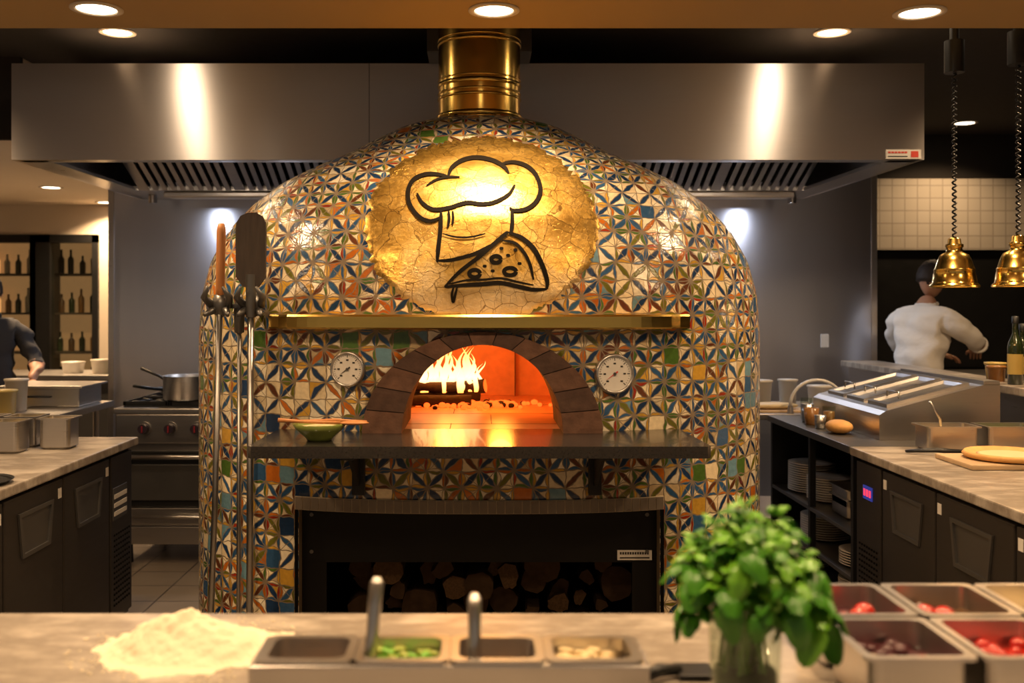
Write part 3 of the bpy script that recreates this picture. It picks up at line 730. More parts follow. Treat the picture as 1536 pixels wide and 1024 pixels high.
b.box(2.225,2.33,5.442,5.444,2.405,2.41,INK); b.box(2.35,2.39,5.442,5.444,2.403,2.436,REDINK); b.done()
# ------------------------------------------------------------ range with pots
b=B('gas_range'); x0,x1=-2.24,-1.34; y0,y1=6.15,7.0
b.box(x0,x1,y0+.03,y1,.12,.93,STEEL,.004); b.box(x0-.01,x1+.01,y0-.01,y1,.93,.965,STEEL,.008)
b.box(x0,x1,y0,y0+.04,.745,.93,STEEL,.01)
b.box(x0+.03,x1-.03,y0+.06,y1-.04,.965,.972,BLK)
for k in range(3):
    gx=x0+.16+k*.29
    for q in range(2):
        gy=y0+.25+q*.38
        b.lathe([(.05,0),(.05,.012),(.02,.016),(.001,.016)],(gx,gy,.972),BLK,16)
        for a in range(4):
            ca,sa=math.cos(a*pi/2+pi/4),math.sin(a*pi/2+pi/4); b.tube([(gx+.03*ca,gy+.03*sa,.99),(gx+.15*ca,gy+.15*sa,.99)],.006,BLK,6)
        b.box(gx-.135,gx+.135,gy-.17,gy-.155,.972,.998,BLK); b.box(gx-.135,gx+.135,gy+.155,gy+.17,.972,.998,BLK)
        b.box(gx-.14,gx-.125,gy-.17,gy+.17,.972,.998,BLK); b.box(gx+.125,gx+.14,gy-.17,gy+.17,.972,.998,BLK)
for k in range(5):
    kx=x0+.18+k*.16
    b.cyl((kx,y0,.84),(kx,y0-.012,.84),.042,.042,STEEL,20); b.cyl((kx,y0-.012,.84),(kx,y0-.045,.84),.034,.028,KNOB,20); b.box(kx-.004,kx+.004,y0-.05,y0-.04,.82,.86,REDKN)
b.box(x0+.01,x1-.01,y0+.0,y0+.03,.36,.70,BLK,.004); b.box(x0+.03,x1-.03,y0-.012,y0+.01,.40,.62,DSTEEL,.004)
b.tube([(x0+.06,y0-.05,.67),(x1-.06,y0-.05,.67)],.014,STEEL,12)
for x in (x0+.08,x1-.08): b.cyl((x,y0,.67),(x,y0-.05,.67),.01,.01,STEEL,8)
b.box(x0,x1,y0,y0+.03,.25,.35,STEEL,.004); b.box(x0,x1,y0,y0+.03,.13,.235,STEEL,.004)
b.tube([(x0+.1,y0-.03,.30),(x1-.1,y0-.03,.30)],.01,STEEL,10)
for x in (x0+.06,x1-.06):
    for y in (y0+.08,y1-.08): b.cyl((x,y,0),(x,y,.13),.025,.02,BLK,12)
b.done()
def pot(x,y,z,r,h,ang,m=STEEL):
    b=B('saucepan'); b.lathe([(.001,0),(r*.95,0),(r,.012),(r,h),(r+.006,h+.002),(r-.004,h),(r-.006,.01),(.001,.008)],(x,y,z),m,32)
    ca,sa=math.cos(ang),math.sin(ang); b.tube([(x+r*ca,y+r*sa,z+h*.7),(x+(r+.08)*ca,y+(r+.08)*sa,z+h*.95),(x+(r+.22)*ca,y+(r+.22)*sa,z+h*1.25)],[.01,.009,.012],BLK,8); b.done()
pot(-1.85,6.36,1.0,.155,.15,2.75,STEEL)
b=B('frying_pan'); b.lathe([(.001,0),(.1,0),(.14,.045),(.143,.045),(.105,.006),(.001,.006)],(-2.03,6.78,1.0),BLK,28); b.tube([(-2.03,6.65,1.03),(-2.16,6.5,1.06),(-2.22,6.42,1.08)],.01,BLK,8); b.done()
# ------------------------------------------------------------ counters / fridges
def fridge(name,sgn,xf,xb,y0,y1,edges,unit=None):
    b=B(name)
    b.box(xf+sgn*.02,xb,y0,y1,.1,.91,FRIDGE); b.box(xf+sgn*.06,xb,y0,y1,.0,.1,BLK)
    b.box(xf-sgn*.02,xb,y0-.02,y1+.03,.912,.95,MARB,.006)
    for a,c in zip(edges[:-1],edges[1:]):
        b.box(xf-sgn*.005,xf+sgn*.02,a+.006,c-.006,.13,.895,FRIDGE,.006)
        m=(a+c)/2; w=.15
        P=lambda y,z,o:(xf-sgn*o,y,z)
        yy=[m-w,m+w]; z0,z1=.66,.83
        outer=[P(yy[0],z1,.006),P(yy[1],z1,.006),P(yy[1]-.03,z0,.006),P(yy[0]+.03,z0,.006)]
        outer2=[P(yy[0],z1,.014),P(yy[1],z1,.014),P(yy[1]-.03,z0,.014),P(yy[0]+.03,z0,.014)]
        inner=[P(yy[0]+.02,z1-.015,.014),P(yy[1]-.02,z1-.015,.014),P(yy[1]-.045,z0+.015,.014),P(yy[0]+.045,z0+.015,.014)]
        inn2=[P(yy[0]+.02,z1-.015,.0055),P(yy[1]-.02,z1-.015,.0055),P(yy[1]-.045,z0+.015,.0055),P(yy[0]+.045,z0+.015,.0055)]
        b.loft([outer,outer2,inner,inn2],DSTEEL,False,True,smooth=False)
        b.box(xf-sgn*.007,xf-sgn*.005,c-.05,c-.02,.82,.86,PAPER)
    if unit:
        a,c=unit
        b.box(xf-sgn*.005,xf+sgn*.02,a+.004,c-.004,.13,.895,FRIDGE,.004)
        for r in range(14):
            for q in range(8):
                y=a+.03+(c-a-.06)*(q+.5)/8; z=.2+r*.025
                b.box(xf-sgn*.008,xf-sgn*.004,y-.006,y+.006,z,z+.008,SOOT)
    return b
fb=fridge('undercounter_fridge',-1,-1.70,-3.1,2.4,4.9,[2.5,3.04,3.56,4.073,4.586],(4.6,4.88))
fb.box(-1.71,-1.69,4.62,4.8,.60,.75,DSTEEL,.002)
for k in range(3): fb.box(-1.692,-1.688,4.63,4.79,.62+k*.04,.64+k*.04,PAPER)
fb.done()
fb=fridge('undercounter_fridge',1,1.72,2.58,2.4,4.56,[2.6,3.2,3.76,4.26],(4.27,4.55))
fb.box(1.710,1.716,4.36,4.46,.74,.80,DISP,.002)
for k in range(3): fb.box(1.708,1.711,4.37+k*.03,4.388+k*.03,.755,.785,DISPR)
fb.done()
b=B('steel_food_pan_set')
for (x,y) in ((-2.08,4.42),(-1.91,4.55),(-2.26,4.42),(-2.09,4.62),(-2.27,4.62)):
    pan(b,x,y,.951,.16,.15,.14,content=CHEESE if x>-2 else YPL,level=.8)
b.done()
b=B('black_tray'); b.lathe([(.001,0),(.13,0),(.15,.015),(.153,.015),(.132,.004),(.001,.004)],(-1.85,3.62,.951),BLK,32); b.done()
b=B('steel_worktable'); b.box(-4.4,-2.45,5.7,6.7,.92,.96,STEEL,.004); b.box(-4.35,-2.5,5.75,6.65,.3,.32,STEEL); b.box(-4.4,-2.45,5.7,5.73,.84,.92,STEEL)
b.box(-4.38,-2.47,5.76,5.78,.1,.84,DSTEEL)
for x in (-4.33,-2.53):
    for y in (5.78,6.6): b.cyl((x,y,0),(x,y,.92),.02,.02,STEEL,10)
b.done()
def tub(x,y,z,r,h,m,lid=True):
    b=B('deli_container'); b.lathe([(.001,0),(r*.85,0),(r,h),(r+.005,h),(r+.005,h+.012),(.001,h+.014)],(x,y,z),m,28); b.done()
for (x,y,r,h,m) in ((-2.78,5.85,.07,.13,YPL),(-2.95,5.88,.075,.15,YPL),(-2.80,6.05,.065,.18,PLAST),(-3.12,5.88,.07,.2,PLAST),(-3.2,6.08,.08,.24,PLAST)): tub(x,y,.961,r,h,m)
b=B('steel_warming_box'); b.box(-2.98,-2.5,6.25,6.62,.961,1.08,STEEL,.01); b.box(-3.0,-2.47,6.22,6.65,1.08,1.095,STEEL,.005)
b.tube([(-2.82,6.215,1.03),(-2.82,6.195,1.03),(-2.66,6.195,1.03),(-2.66,6.215,1.03)],.006,BLK,6); b.done()
b=B('pass_through_counter'); b.box(-5.5,-2.9,8.0,8.6,.0,1.0,DSTEEL,.005); b.box(-5.55,-2.85,7.95,8.65,1.0,1.04,STEEL,.006); b.done()
for (x,y,r,h,m) in ((-3.1,8.2,.08,.10,PLAST),(-3.35,8.25,.09,.08,WHITE)): tub(x,y,1.041,r,h,m)
# ------------------------------------------------------------ right side
b=B('open_shelf_counter')
b.box(1.70,2.55,4.6,5.9,.915,.95,DSTEEL,.004); b.box(1.72,2.55,4.6,4.63,0,.915,BLK); b.box(1.72,2.55,5.87,5.9,0,.915,BLK); b.box(2.52,2.55,4.63,5.87,0,.915,SOOT)
for z in (.12,.32,.53): b.box(1.72,2.52,4.63,5.87,z,z+.02,DSTEEL,.002)
b.box(1.72,1.75,5.2,5.23,0,.915,BLK); b.done()
def plates(x,y,z,n,r):
    b=B('plate_stack')
    for k in range(n): b.lathe([(.001,0),(r*.6,0),(r,.016),(r+.001,.019),(r*.62,.005),(.001,.005)],(x,y,z+k*.0125),WHITE,36)
    b.done()
plates(1.87,5.62,.551,13,.13); plates(1.88,5.36,.551,10,.12); plates(1.87,5.40,.341,10,.13); plates(1.86,4.82,.341,6,.12); plates(1.86,4.83,.141,11,.12); plates(1.86,5.62,.141,9,.12)
b=B('steel_food_pan_stack'); pan(b,1.9,4.98,.551,.24,.26,.1); pan(b,1.9,4.98,.60,.24,.26,.1); b.done()
b=B('back_steel_counter'); b.box(1.42,2.55,5.95,6.75,.915,.95,STEEL,.004); b.box(1.46,2.5,6.0,6.7,.3,.32,STEEL)
for x in (1.48,2.48):
    for y in (6.02,6.68): b.cyl((x,y,0),(x,y,.92),.02,.02,STEEL,10)
b.done()
tub(1.78,6.35,.951,.075,.16,PLAST); tub(2.15,6.3,.951,.08,.13,PLAST); tub(2.02,6.55,.951,.06,.15,PLAST)
b=B('bread_tray'); b.box(1.55,2.0,6.02,6.2,.951,.965,BOARD,.004); b.ell((1.78,6.11,.985),(.17,.07,.022),CHEESE,20,8); b.done()
for (x,y,r,h,m) in ((1.82,5.55,.035,.10,STEEL),(1.86,5.69,.035,.12,GLASS),(1.80,5.42,.04,.09,AMBERG),(1.86,5.32,.035,.11,GLASS),(1.79,5.25,.03,.07,STEEL)):
    b=B('prep_tumbler'); b.lathe([(.001,0),(r*.85,0),(r,h),(r-.004,h),(r*.8,.006),(.001,.006)],(x,y,.951),m,20); b.lathe([(.001,0),(r*.8,0),(r*.85,h*.7),(.001,h*.72)],(x,y,.957),AMBERG,16); b.done()
b=B('bread_loaf'); b.ell((1.82,5.06,.985),(.065,.09,.035),CRUST,18,8); b.done()
b=B('prep_rail_unit')
prof=[(1.92,.951),(1.92,1.07),(1.95,1.09),(2.42,1.215),(2.5,1.215),(2.5,.951)]
b.prism(prof,'Y',4.8,5.75,STEEL)
sl=(1.215-1.09)/(.47)
for k in range(3):
    ya=4.86+k*.29; yb=ya+.24
    def Q(x,y,o): return (x,y,1.09+(x-1.95)*sl+o)
    o=[Q(1.98,ya,.001),Q(2.38,ya,.001),Q(2.38,yb,.001),Q(1.98,yb,.001)]; t=[Q(1.98,ya,.018),Q(2.38,ya,.018),Q(2.38,yb,.018),Q(1.98,yb,.018)]
    i=[Q(2.0,ya+.02,.018),Q(2.36,ya+.02,.018),Q(2.36,yb-.02,.018),Q(2.0,yb-.02,.018)]; j=[Q(2.01,ya+.03,.003),Q(2.35,ya+.03,.003),Q(2.35,yb-.03,.003),Q(2.01,yb-.03,.003)]
    b.loft([o,t,i,j],STEEL,False,False,smooth=False); b.add(j,[(0,1,2,3)],[DSTEEL,STEEL,DSTEEL][k],False)
    b.tube([Q(2.06,ya+.05,.02),Q(2.06,ya+.05,.05),Q(2.06,yb-.05,.05),Q(2.06,yb-.05,.02)],.005,STEEL,6)
b.box(2.42,2.5,4.8,5.75,1.215,1.235,STEEL,.004); b.done()
b=B('steel_food_pan_set'); pan(b,2.10,4.50,.951,.25,.17,.11,content=CHEESE,level=.6); pan(b,2.37,4.50,.951,.25,.17,.11,content=GRNF,level=.6)
b.tube([(2.08,4.50,1.0),(2.06,4.47,1.09),(2.0,4.44,1.17)],.006,STEEL,8); b.done()
b=B('cutting_board'); b.box(1.93,2.5,3.92,4.24,.951,.972,BOARD,.006); b.done()
b=B('pizza_base')
b.lathe([(.001,.004),(.15,.003),(.165,.006),(.175,.018),(.165,.030),(.145,.022),(.12,.016),(.001,.02)],(2.16,4.08,.972),CRUST,40); b.ell((2.16,4.08,.990),(.12,.12,.006),CHEESE,24,6); b.done()
b=B('pizza_base'); b.lathe([(.001,.004),(.10,.003),(.115,.018),(.10,.028),(.001,.02)],(2.46,4.15,.972),CRUST,32); b.done()
b=B('serving_tongs')
for s in (-1,1): b.tube([(1.86,4.36+s*.004,.962),(1.98,4.34+s*.02,.97),(2.08,4.32+s*.012,.962)],[.006,.008,.012],BLK,8)
b.done()
b=B('spray_hose'); b.tube([(2.0+.16*math.cos(t)+.02,6.0-.02,1.0+.15*math.sin(t)) for t in [pi*k/16 for k in range(17)]],.010,WHITE,8); b.cyl((1.86,5.98,.951),(1.86,5.98,1.0),.02,.014,STEEL,12); b.cyl((2.18,5.98,.951),(2.18,5.98,1.0),.02,.014,STEEL,12); b.done()
b=B('serving_ledge'); b.box(2.6,2.86,3.4,7.2,1.16,1.2,MARB,.006); b.box(2.64,2.82,3.4,7.15,0,1.16,STEEL); b.done()
def bottle(x,y,z,m,h=.3,r=.035):
    b=B('oil_bottle'); b.lathe([(.001,0),(r,0),(r,h*.55),(r*.9,h*.62),(r*.38,h*.74),(r*.36,h*.95),(r*.45,h*.95),(r*.45,h),(.001,h)],(x,y,z),m,24); b.lathe([(r+.001,h*.15),(r+.001,h*.45)],(x,y,z),YPL,24); b.lathe([(r*.47,h*.9),(r*.47,h+.002),(.001,h+.003)],(x,y,z),BLK,16); b.done()
bottle(2.69,5.02,1.201,OLIVEGL,.34); bottle(2.79,5.14,1.201,OLIVEGL,.30); bottle(2.70,4.86,1.201,AMBERG,.3); bottle(2.80,4.92,1.201,OLIVEGL,.36)
tub(2.76,5.35,1.201,.05,.08,YPL); tub(2.70,5.22,1.201,.045,.07,AMBERG)
b=B('back_prep_counter'); b.box(3.1,5.3,8.0,8.68,0,1.0,DSTEEL); b.box(3.05,5.35,7.95,8.68,1.0,1.04,STEEL,.005); b.done()
def pend(x,y):
    b=B('brass_heat_lamp'); z=1.675
    b.lathe([(.098,0),(.104,.004),(.102,.012),(.092,.02),(.086,.06),(.083,.075),(.086,.078),(.080,.085),(.070,.12),(.058,.145),(.034,.158),(.032,.175),(.037,.178),(.037,.19),(.028,.194),(.026,.215),(.010,.222),(.001,.225)],(x,y,z),BRASS,44)
    b.lathe([(.096,.004),(.08,.075),(.05,.14),(.001,.145)],(x,y,z),BRASS,44); b.ell((x,y,z+.06),(.035,.035,.045),GLOW,14,8)
    b.tube([(x+.008*math.cos(k*1.1),y+.008*math.sin(k*1.1),z+.22+k*.0045) for k in range(int((2.64-z-.22)/.0045))],.0045,BLK,5)
    b.cyl((x,y,2.62),(x,y,2.76),.042,.042,BLK,20); b.cyl((x,y,2.76),(x,y,3.1),.02,.02,BLK,12); o=b.done()
    l=light('bulb','POINT',(x,y,z-.01),2,(1,.6,.28),.03); l.parent=o; l.location-=o.location
pend(2.09,4.4); pend(2.29,4.25)
# ------------------------------------------------------------ people
def skinmesh(V,Ed,R,sub=2):
    me=bpy.data.meshes.new('t'); me.from_pydata(V,Ed,[]); o=bpy.data.objects.new('t',me); bpy.context.collection.objects.link(o)
    o.modifiers.new('s','SKIN')
    sk=me.skin_vertices[0].data
    for k,r in enumerate(R): sk[k].radius=r if isinstance(r,tuple) else (r,r); sk[k].use_root=(k==0)
    s=o.modifiers.new('u','SUBSURF'); s.levels=sub; s.render_levels=sub
    bpy.context.view_layer.update(); dg=bpy.context.evaluated_depsgraph_get(); m=bpy.data.meshes.new_from_object(o.evaluated_get(dg))
    vs=[v.co.copy() for v in m.vertices]; fs=[tuple(p.vertices) for p in m.polygons]; bpy.data.objects.remove(o); return vs,fs
LIPS=mat('lips',(.35,.12,.09),.5)
def person(name,x,y,yaw,scale,shirt,elR,wrR,elL,wrL,headyaw=0,lean=0.):
    root=empty(name,(x,y,0)); T=Matrix.Translation((x,y,0))@Matrix.Rotation(yaw,4,'Z')@Matrix.Scale(scale,4)
    L=lambda z:lean*max(0,z-.95)
    V=[(0,0,.95),(0,-.01+L(1.1),1.10),(0,L(1.27),1.27),(0,L(1.41),1.41),(0,L(1.5)+.01,1.50),(0,.03+L(1.6),1.59),
       (.10,0,.90),(.115,.02,.50),(.12,-.01,.10),(.125,.13,.04),(-.10,0,.90),(-.115,.02,.50),(-.12,-.01,.10),(-.125,.13,.04),
       (.15,L(1.44),1.43),(.20,L(1.41),1.39),elR,wrR,(-.15,L(1.44),1.43),(-.20,L(1.41),1.39),elL,wrL]
    Ed=[(0,1),(1,2),(2,3),(3,4),(4,5),(0,6),(6,7),(7,8),(8,9),(0,10),(10,11),(11,12),(12,13),(3,14),(14,15),(15,16),(16,17),(3,18),(18,19),(19,20),(20,21)]
    R=[(.17,.12),(.165,.12),(.18,.13),(.15,.115),(.075,.07),(.055,.055),(.10,.10),(.065,.065),(.045,.045),(.04,.035),(.10,.10),(.065,.065),(.045,.045),(.04,.035),(.08,.08),(.075,.075),(.056,.056),(.03,.03),(.08,.08),(.075,.075),(.056,.056),(.03,.03)]
    vs,fs=skinmesh(V,Ed,R,3)
    ms=[]
    eR,wR,eL,wL=map(Vector,(elR,wrR,elL,wrL))
    for f in fs:
        c=sum((vs[i] for i in f),Vector())/len(f)
        def near(e,w):
            d=w-e; t=(c-e).dot(d)/d.length_squared; return t>.12 and (c-(e+d*min(max(t,0),1.2))).length<.07
        if c.z>1.535: ms.append(SKIN)
        elif near(eR,wR) or near(eL,wL): ms.append(SKIN)
        elif c.z<.085: ms.append(BLK)
        elif c.z<.93: ms.append(TROUS)
        else: ms.append(shirt)
    out=[]
    for v in vs:
        if .93<v.z<1.5:
            f=.030*noise.noise(Vector((v.x*6+v.z*5,v.y*6,v.z*11)))+.012*noise.noise(v*22)
            d=Vector((v.x,v.y-L(v.z),0)); d=d.normalized() if d.length>1e-4 else Vector((0,0,0)); v=v+d*f
        out.append(v)
    b=B('body',root); b.M=T; b.add(out,fs,ms)
    b.tube([(.064*math.cos(t),.015+L(1.52)+.062*math.sin(t),1.525+.012*math.sin(t)) for t in [2*pi*k/20 for k in range(21)]],.014,shirt,8)
    for s,el,wr in ((1,eR,wR),(-1,eL,wL)):
        d=(wr-el).normalized(); u=d.orthogonal().normalized(); w=d.cross(u); cc=el+(wr-el)*.14
        b.tube([cc+(u*math.cos(t)+w*math.sin(t))*.050 for t in [2*pi*k/16 for k in range(17)]],.011,shirt,6)
    b.done()
    h=B('head',root); h.M=T@Matrix.Translation((0,.05+L(1.66),1.69))@Matrix.Rotation(headyaw,4,'Z')@Matrix.Rotation(-.25*(lean>0),4,'X')
    def hf(d,p):
        p=p.copy()
        if d.z<0: p.x*=1+.28*d.z; p.y=p.y*(1+.12*d.z)+.01*(-d.z)
        if d.y>.85 and abs(d.x)<.16 and -.35<d.z<.1: p.y+=.022
        if d.y>.8 and .15<abs(d.x)<.5 and .0<d.z<.25: p.y-=.006
        return p
    h.ell((0,0,0),(.075,.095,.118),SKIN,28,20,hf)
    for s in (-1,1):
        h.ell((s*.076,-.005,-.005),(.010,.02,.03),SKIN,10,8); h.ell((s*.03,.080,.012),(.012,.010,.008),WHITE,10,6); h.ell((s*.03,.088,.012),(.005,.004,.005),INK,8,6); h.ell((s*.03,.087,.032),(.018,.006,.004),HAIR,8,6)
    h.ell((0,.083,-.055),(.024,.008,.007),LIPS,12,6)
    def hr(d,p):
        p=p.copy()
        if d.y>.25 and d.z<.45: p*=.86
        if d.z<-.35: p*=.8
        return p*(1+.07*noise.noise(d*5))
    h.ell((0,-.008,.014),(.087,.108,.126),HAIR,28,20,hr); h.done()
    for sd,(e,w) in (('right',(eR,wR)),('left',(eL,wL))):
        hb=B('hand_'+sd,root); hb.M=T; d=(w-e).normalized(); up=Vector((0,0,1)); side=d.cross(up).normalized(); nn=side.cross(d)
        M3=Matrix((side,d,nn)).transposed()
        hb.ell(w+d*.05,(.04,.055,.016),SKIN,16,10,rot=M3)
        for k,Lf in enumerate((.066,.078,.072,.055)):
            o=w+d*.09+side*(-.03+.02*k); hb.tube([o,o+d*Lf*.45-nn*.006,o+d*Lf*.8-nn*.022,o+d*Lf-nn*.04],[.009,.0085,.008,.006],SKIN,8)
        sg=-1 if sd=='right' else 1
        o=w+d*.03+side*(sg*.035); hb.tube([o,o+side*sg*.02+d*.025-nn*.01,o+side*sg*.024+d*.055-nn*.02],[.012,.010,.007],SKIN,8); hb.done()
    return root
person('chef',3.04,6.98,math.radians(-50),1.05,SHIRT,(.31,.24,1.27),(.20,.46,1.22),(-.25,.24,1.22),(-.06,.44,1.18),-.2,lean=.26)
person('kitchen_worker',-3.52,7.2,math.radians(200),1.0,DSHIRT,(.28,.06,1.16),(.22,.26,1.08),(-.31,.08,1.17),(-.30,.30,1.07),0)
# ------------------------------------------------------------ front counter
b=B('marble_prep_counter'); b.box(-2.6,2.6,1.15,2.115,.90,.95,MARB,.008); b.box(-2.55,2.55,1.2,2.07,.1,.90,STEEL); b.box(-2.5,2.5,1.25,2.02,0,.1,BLK); b.done()
b=B('flour_mound'); n=90; vs=[];fs=[]
cx,cy=-.545,1.895; hx,hy=.20,.165
for a in range(n+1):
    for c in range(n+1):
        u=(a/n-.5)*2;v=(c/n-.5)*2; r=math.hypot(u,v)
        rid=math.hypot(u,v*1.1)
        h=.072*max(0,1-rid*1.25)**1.2+.018*math.exp(-((u+.42)**2+(v+.05)**2)*12)+.012*math.exp(-((u-.4)**2+(v+.2)**2)*14)
        h+=(.014*noise.noise(Vector((u*4,v*4,1)))+.008*noise.noise(Vector((u*11,v*11,4)))+.003*noise.noise(Vector((u*26,v*26,9))))*max(0,1-r)
        edge=.88+.2*noise.noise(Vector((u*3,v*3,8)))+.08*noise.noise(Vector((u*12,v*12,2)))
        h=max(h,.0015)*max(0,min(1,(edge-r)*4)) -(.003 if r>edge else 0)
        vs.append((cx+u*hx,cy+v*hy,.951+h))
for a in range(n):
    for c in range(n):
        f=(a*(n+1)+c,(a+1)*(n+1)+c,(a+1)*(n+1)+c+1,a*(n+1)+c+1)
        if max(vs[i][2] for i in f)>.9508: fs.append(f)
b.add(vs,fs,FLOURM)
for k in range(420):
    a=random.uniform(0,2*pi); r=random.uniform(.7,1.15); q=random.uniform(.0006,.0018); b.ell((cx+hx*r*math.cos(a),cy+hy*r*math.sin(a),.9512),(q*2,q*2,q*.5),FLOURM,6,4)
b.done()
b=B('condiment_pan_rack')
xs=[-.277,-.124,.029,.182]
for k,x in enumerate(xs): pan(b,x,1.635,.955,.152,.125,.085,content=[SAUCE,GRNF,SAUCE,CHEESE][k],level=[.35,.55,.4,.55][k])
b.box(-.357,.262,1.565,1.575,1.0,1.034,STEEL,.002); b.box(-.357,.262,1.70,1.708,1.0,1.034,STEEL,.002); b.box(-.362,-.354,1.565,1.708,.951,1.034,STEEL,.002); b.box(.259,.267,1.565,1.708,.951,1.034,STEEL,.002)
for k in range(45):
    x=-.124+random.uniform(-.05,.05); y=1.635+random.uniform(-.04,.04); b.ell((x,y,1.012+random.uniform(0,.012)),(.014,.008,.006),random.choice([GRNF,GRNF,LEAF2,CHEESE]),8,5,rot=Matrix.Rotation(random.uniform(0,3),3,'Z')@Matrix.Rotation(random.uniform(-.6,.6),3,'X'))
for k in range(45):
    x=.182+random.uniform(-.05,.05); y=1.635+random.uniform(-.04,.04); b.ell((x,y,1.012+random.uniform(0,.012)),(.016,.009,.005),CHEESE,8,5,rot=Matrix.Rotation(random.uniform(0,3),3,'Z')@Matrix.Rotation(random.uniform(-.6,.6),3,'X'))
b.done()
def scoop(x,y,top,lean):
    b=B('serving_ladle')
    b.tube([(x-.01,y+.005,.998),(x,y,1.03),(x+lean*.6,y+.02,1.10),(x+lean,y+.03,top-.01),(x+lean*1.02,y+.032,top)],[.008,.010,.0115,.012,.006],STEEL,14)
    b.ell((x-.015,y,1.01),(.028,.022,.012),STEEL,16,8); b.done()
scoop(-.178,1.63,1.148,.008); scoop(-.008,1.63,1.122,.0)
b=B('slotted_turner'); b.tube([(.275,1.70,.965),(.31,1.73,.968),(.35,1.75,.962)],[.010,.012,.009],BLK,10); b.box(.345,.41,1.725,1.79,.953,.961,BLK,.003); b.done()
# basil
bas=empty('potted_basil',(.425,1.6,.95))
b=B('glass_pot',bas); c=(.425,1.6,.951)
b.lathe([(.001,0),(.050,0),(.053,.006),(.060,.178),(.062,.18),(.060,.182),(.0575,.178),(.0505,.012),(.001,.010)],c,GLASS,40); b.done()
b=B('stems',bas)
SOIL=mat('root_mass',(.05,.075,.02),.8,0,.6,50,bump=.8)
b.lathe([(.001,.0),(.046,.0),(.050,.04),(.048,.055),(.001,.065)],(c[0],c[1],c[2]+.013),SOIL,24)
sprigs=[(0,0,.085),(-.052,.0,.068),(.05,.01,.072),(-.02,-.05,.052),(.035,-.05,.04),(.0,.05,.07),(-.082,-.02,.022),(.088,-.01,.018),(-.045,-.055,.0),(.055,-.055,-.005),(.075,.045,.03),(-.07,.045,.03),(.0,-.065,-.012),(-.083,-.01,-.035),(.098,-.02,-.04)]
for k in range(60):
    a=random.uniform(0,2*pi); r=.048*math.sqrt(random.random())
    s=sprigs[k%15]; p2=Vector((.425+s[0]*.95,1.6+s[1]*.95,1.18+s[2]))
    p0=Vector((c[0]+r*math.cos(a),c[1]+r*math.sin(a),.98)); p1=Vector((c[0]+s[0]*.4+random.uniform(-.012,.012),c[1]+s[1]*.4+random.uniform(-.012,.012),1.13))
    b.tube([p0,p0.lerp(p1,.5)+Vector((random.uniform(-.003,.003),0,0)),p1,p1.lerp(p2,.5)+Vector((0,0,.01)),p2],[.0026,.0024,.0022,.002,.0015],random.choice([STEM,STEM,LEAF2]),6)
b.done()
b=B('leaves',bas); b.recalc=False
def leafm(p,yaw,pitch,L,Wd,m,roll=0):
    Mx=Matrix.Translation(p)@Matrix.Rotation(yaw,4,'Z')@Matrix.Rotation(-pitch,4,'Y')@Matrix.Rotation(roll,4,'X')
    nu,nv=13,9; vs=[];fs=[]; cu=random.uniform(.3,1.0)
    for i in range(nu):
        u=i/(nu-1); w=Wd*.5*(math.sin(pi*u**.74)**.58 if 0<u<1 else .02)
        for j in range(nv):
            v=j/(nv-1)*2-1
            dome=-abs(v)**2*w*.5+.14*w*math.exp(-((abs(v)-.45)/.25)**2)
            z=-cu*L*u*u*.8+.16*L*math.sin(pi*u)+dome+.0022*math.sin(u*20)*abs(v)-(.002 if j==nv//2 else 0)
            vs.append(Mx@Vector((u*L*(1-.2*cu*u),v*w,z)))
    for i in range(nu-1):
        for j in range(nv-1): fs.append((i*nv+j,(i+1)*nv+j,(i+1)*nv+j+1,i*nv+j+1))
    b.add(vs,fs,m)
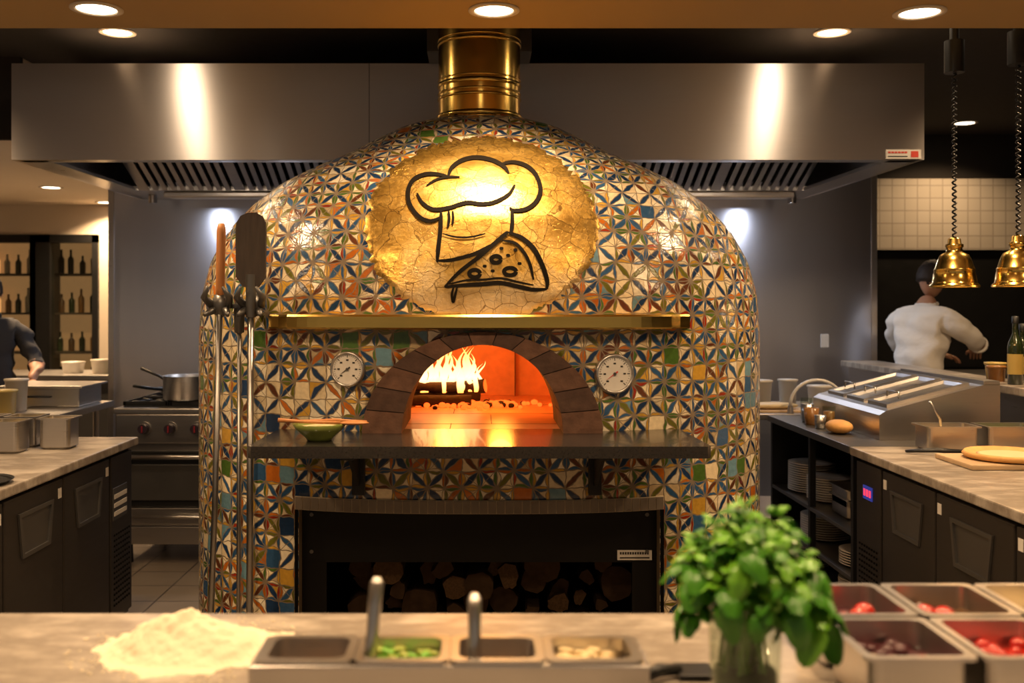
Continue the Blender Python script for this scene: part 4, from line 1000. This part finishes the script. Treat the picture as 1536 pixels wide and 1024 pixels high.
for sx,sy,sz in sprigs:
    c0=Vector((.425+sx,1.6+sy,1.185+sz+random.uniform(-.006,.006)))
    out=math.atan2(sy,sx) if abs(sx)+abs(sy)>.01 else 0
    tilt=min(1.3,math.hypot(sx,sy)*11)
    big=random.uniform(.8,1.1)
    for lay in range(4):
        for q in range((3,3,4,3)[lay]):
            yaw=q*2*pi/(3,3,4,3)[lay]+lay*pi/4+random.uniform(-.35,.35)
            L=(.028,.044,.062,.070)[lay]*random.uniform(.8,1.12)*big
            pit=(1.1,.65,.15,-.35)[lay]+random.uniform(-.25,.25)-tilt*.35*(.2+max(0,math.cos(yaw-out)))
            off=Vector((math.cos(yaw)*.004,math.sin(yaw)*.004,-lay*.013))
            leafm(c0+off,yaw,pit,L,L*random.uniform(.62,.76),LEAF2 if (lay<2 and random.random()<.75) or random.random()<.25 else LEAF,random.uniform(-.5,.5))
b.done()
b=B('topping_pan_rack')
cont=[PURP,SAUCE,CHEESE,PURP,TOM,SAUCE]
k=0
for r,y in enumerate((1.87,1.655)):
    for q in range(3):
        x=.69+q*.185
        pan(b,x,y,.951,.18,.205,.10,content=cont[k],level=.55)
        for t in range(12):
            xx=x+random.uniform(-.055,.055); yy=y+random.uniform(-.07,.07); rr_=random.uniform(.009,.015)
            b.ell((xx,yy,1.012+random.uniform(0,.008)),(rr_,rr_*.9,rr_*.8),cont[k] if random.random()<.85 else random.choice([TOM,CHEESE]),10,7)
        k+=1
for (x,y) in ((.70,1.84),(.72,1.87),(.83,1.86),(.86,1.85)): b.ell((x,y,1.025),(.02,.02,.018),TOM,14,9)
b.done()
# ------------------------------------------------------------ world + camera
w=bpy.data.worlds.new('World'); bpy.context.scene.world=w; w.use_nodes=True
w.node_tree.nodes['Background'].inputs[0].default_value=(1,.82,.64,1); w.node_tree.nodes['Background'].inputs[1].default_value=.20
cd=bpy.data.cameras.new('Camera'); co=bpy.data.objects.new('Camera',cd); bpy.context.collection.objects.link(co)
co.location=(0,0,E); co.rotation_euler=(pi/2,0,0); cd.sensor_width=36; cd.lens=F/1536*36
cd.shift_x=(768-CX)/1536; cd.shift_y=-(512-HY)/1536; cd.clip_start=.05
cd.dof.use_dof=True; cd.dof.focus_distance=4.1; cd.dof.aperture_fstop=2.4
sc=bpy.context.scene; sc.camera=co
try:
    sc.view_settings.view_transform='Standard'; sc.view_settings.look='None'
except Exception as ex: print(ex)
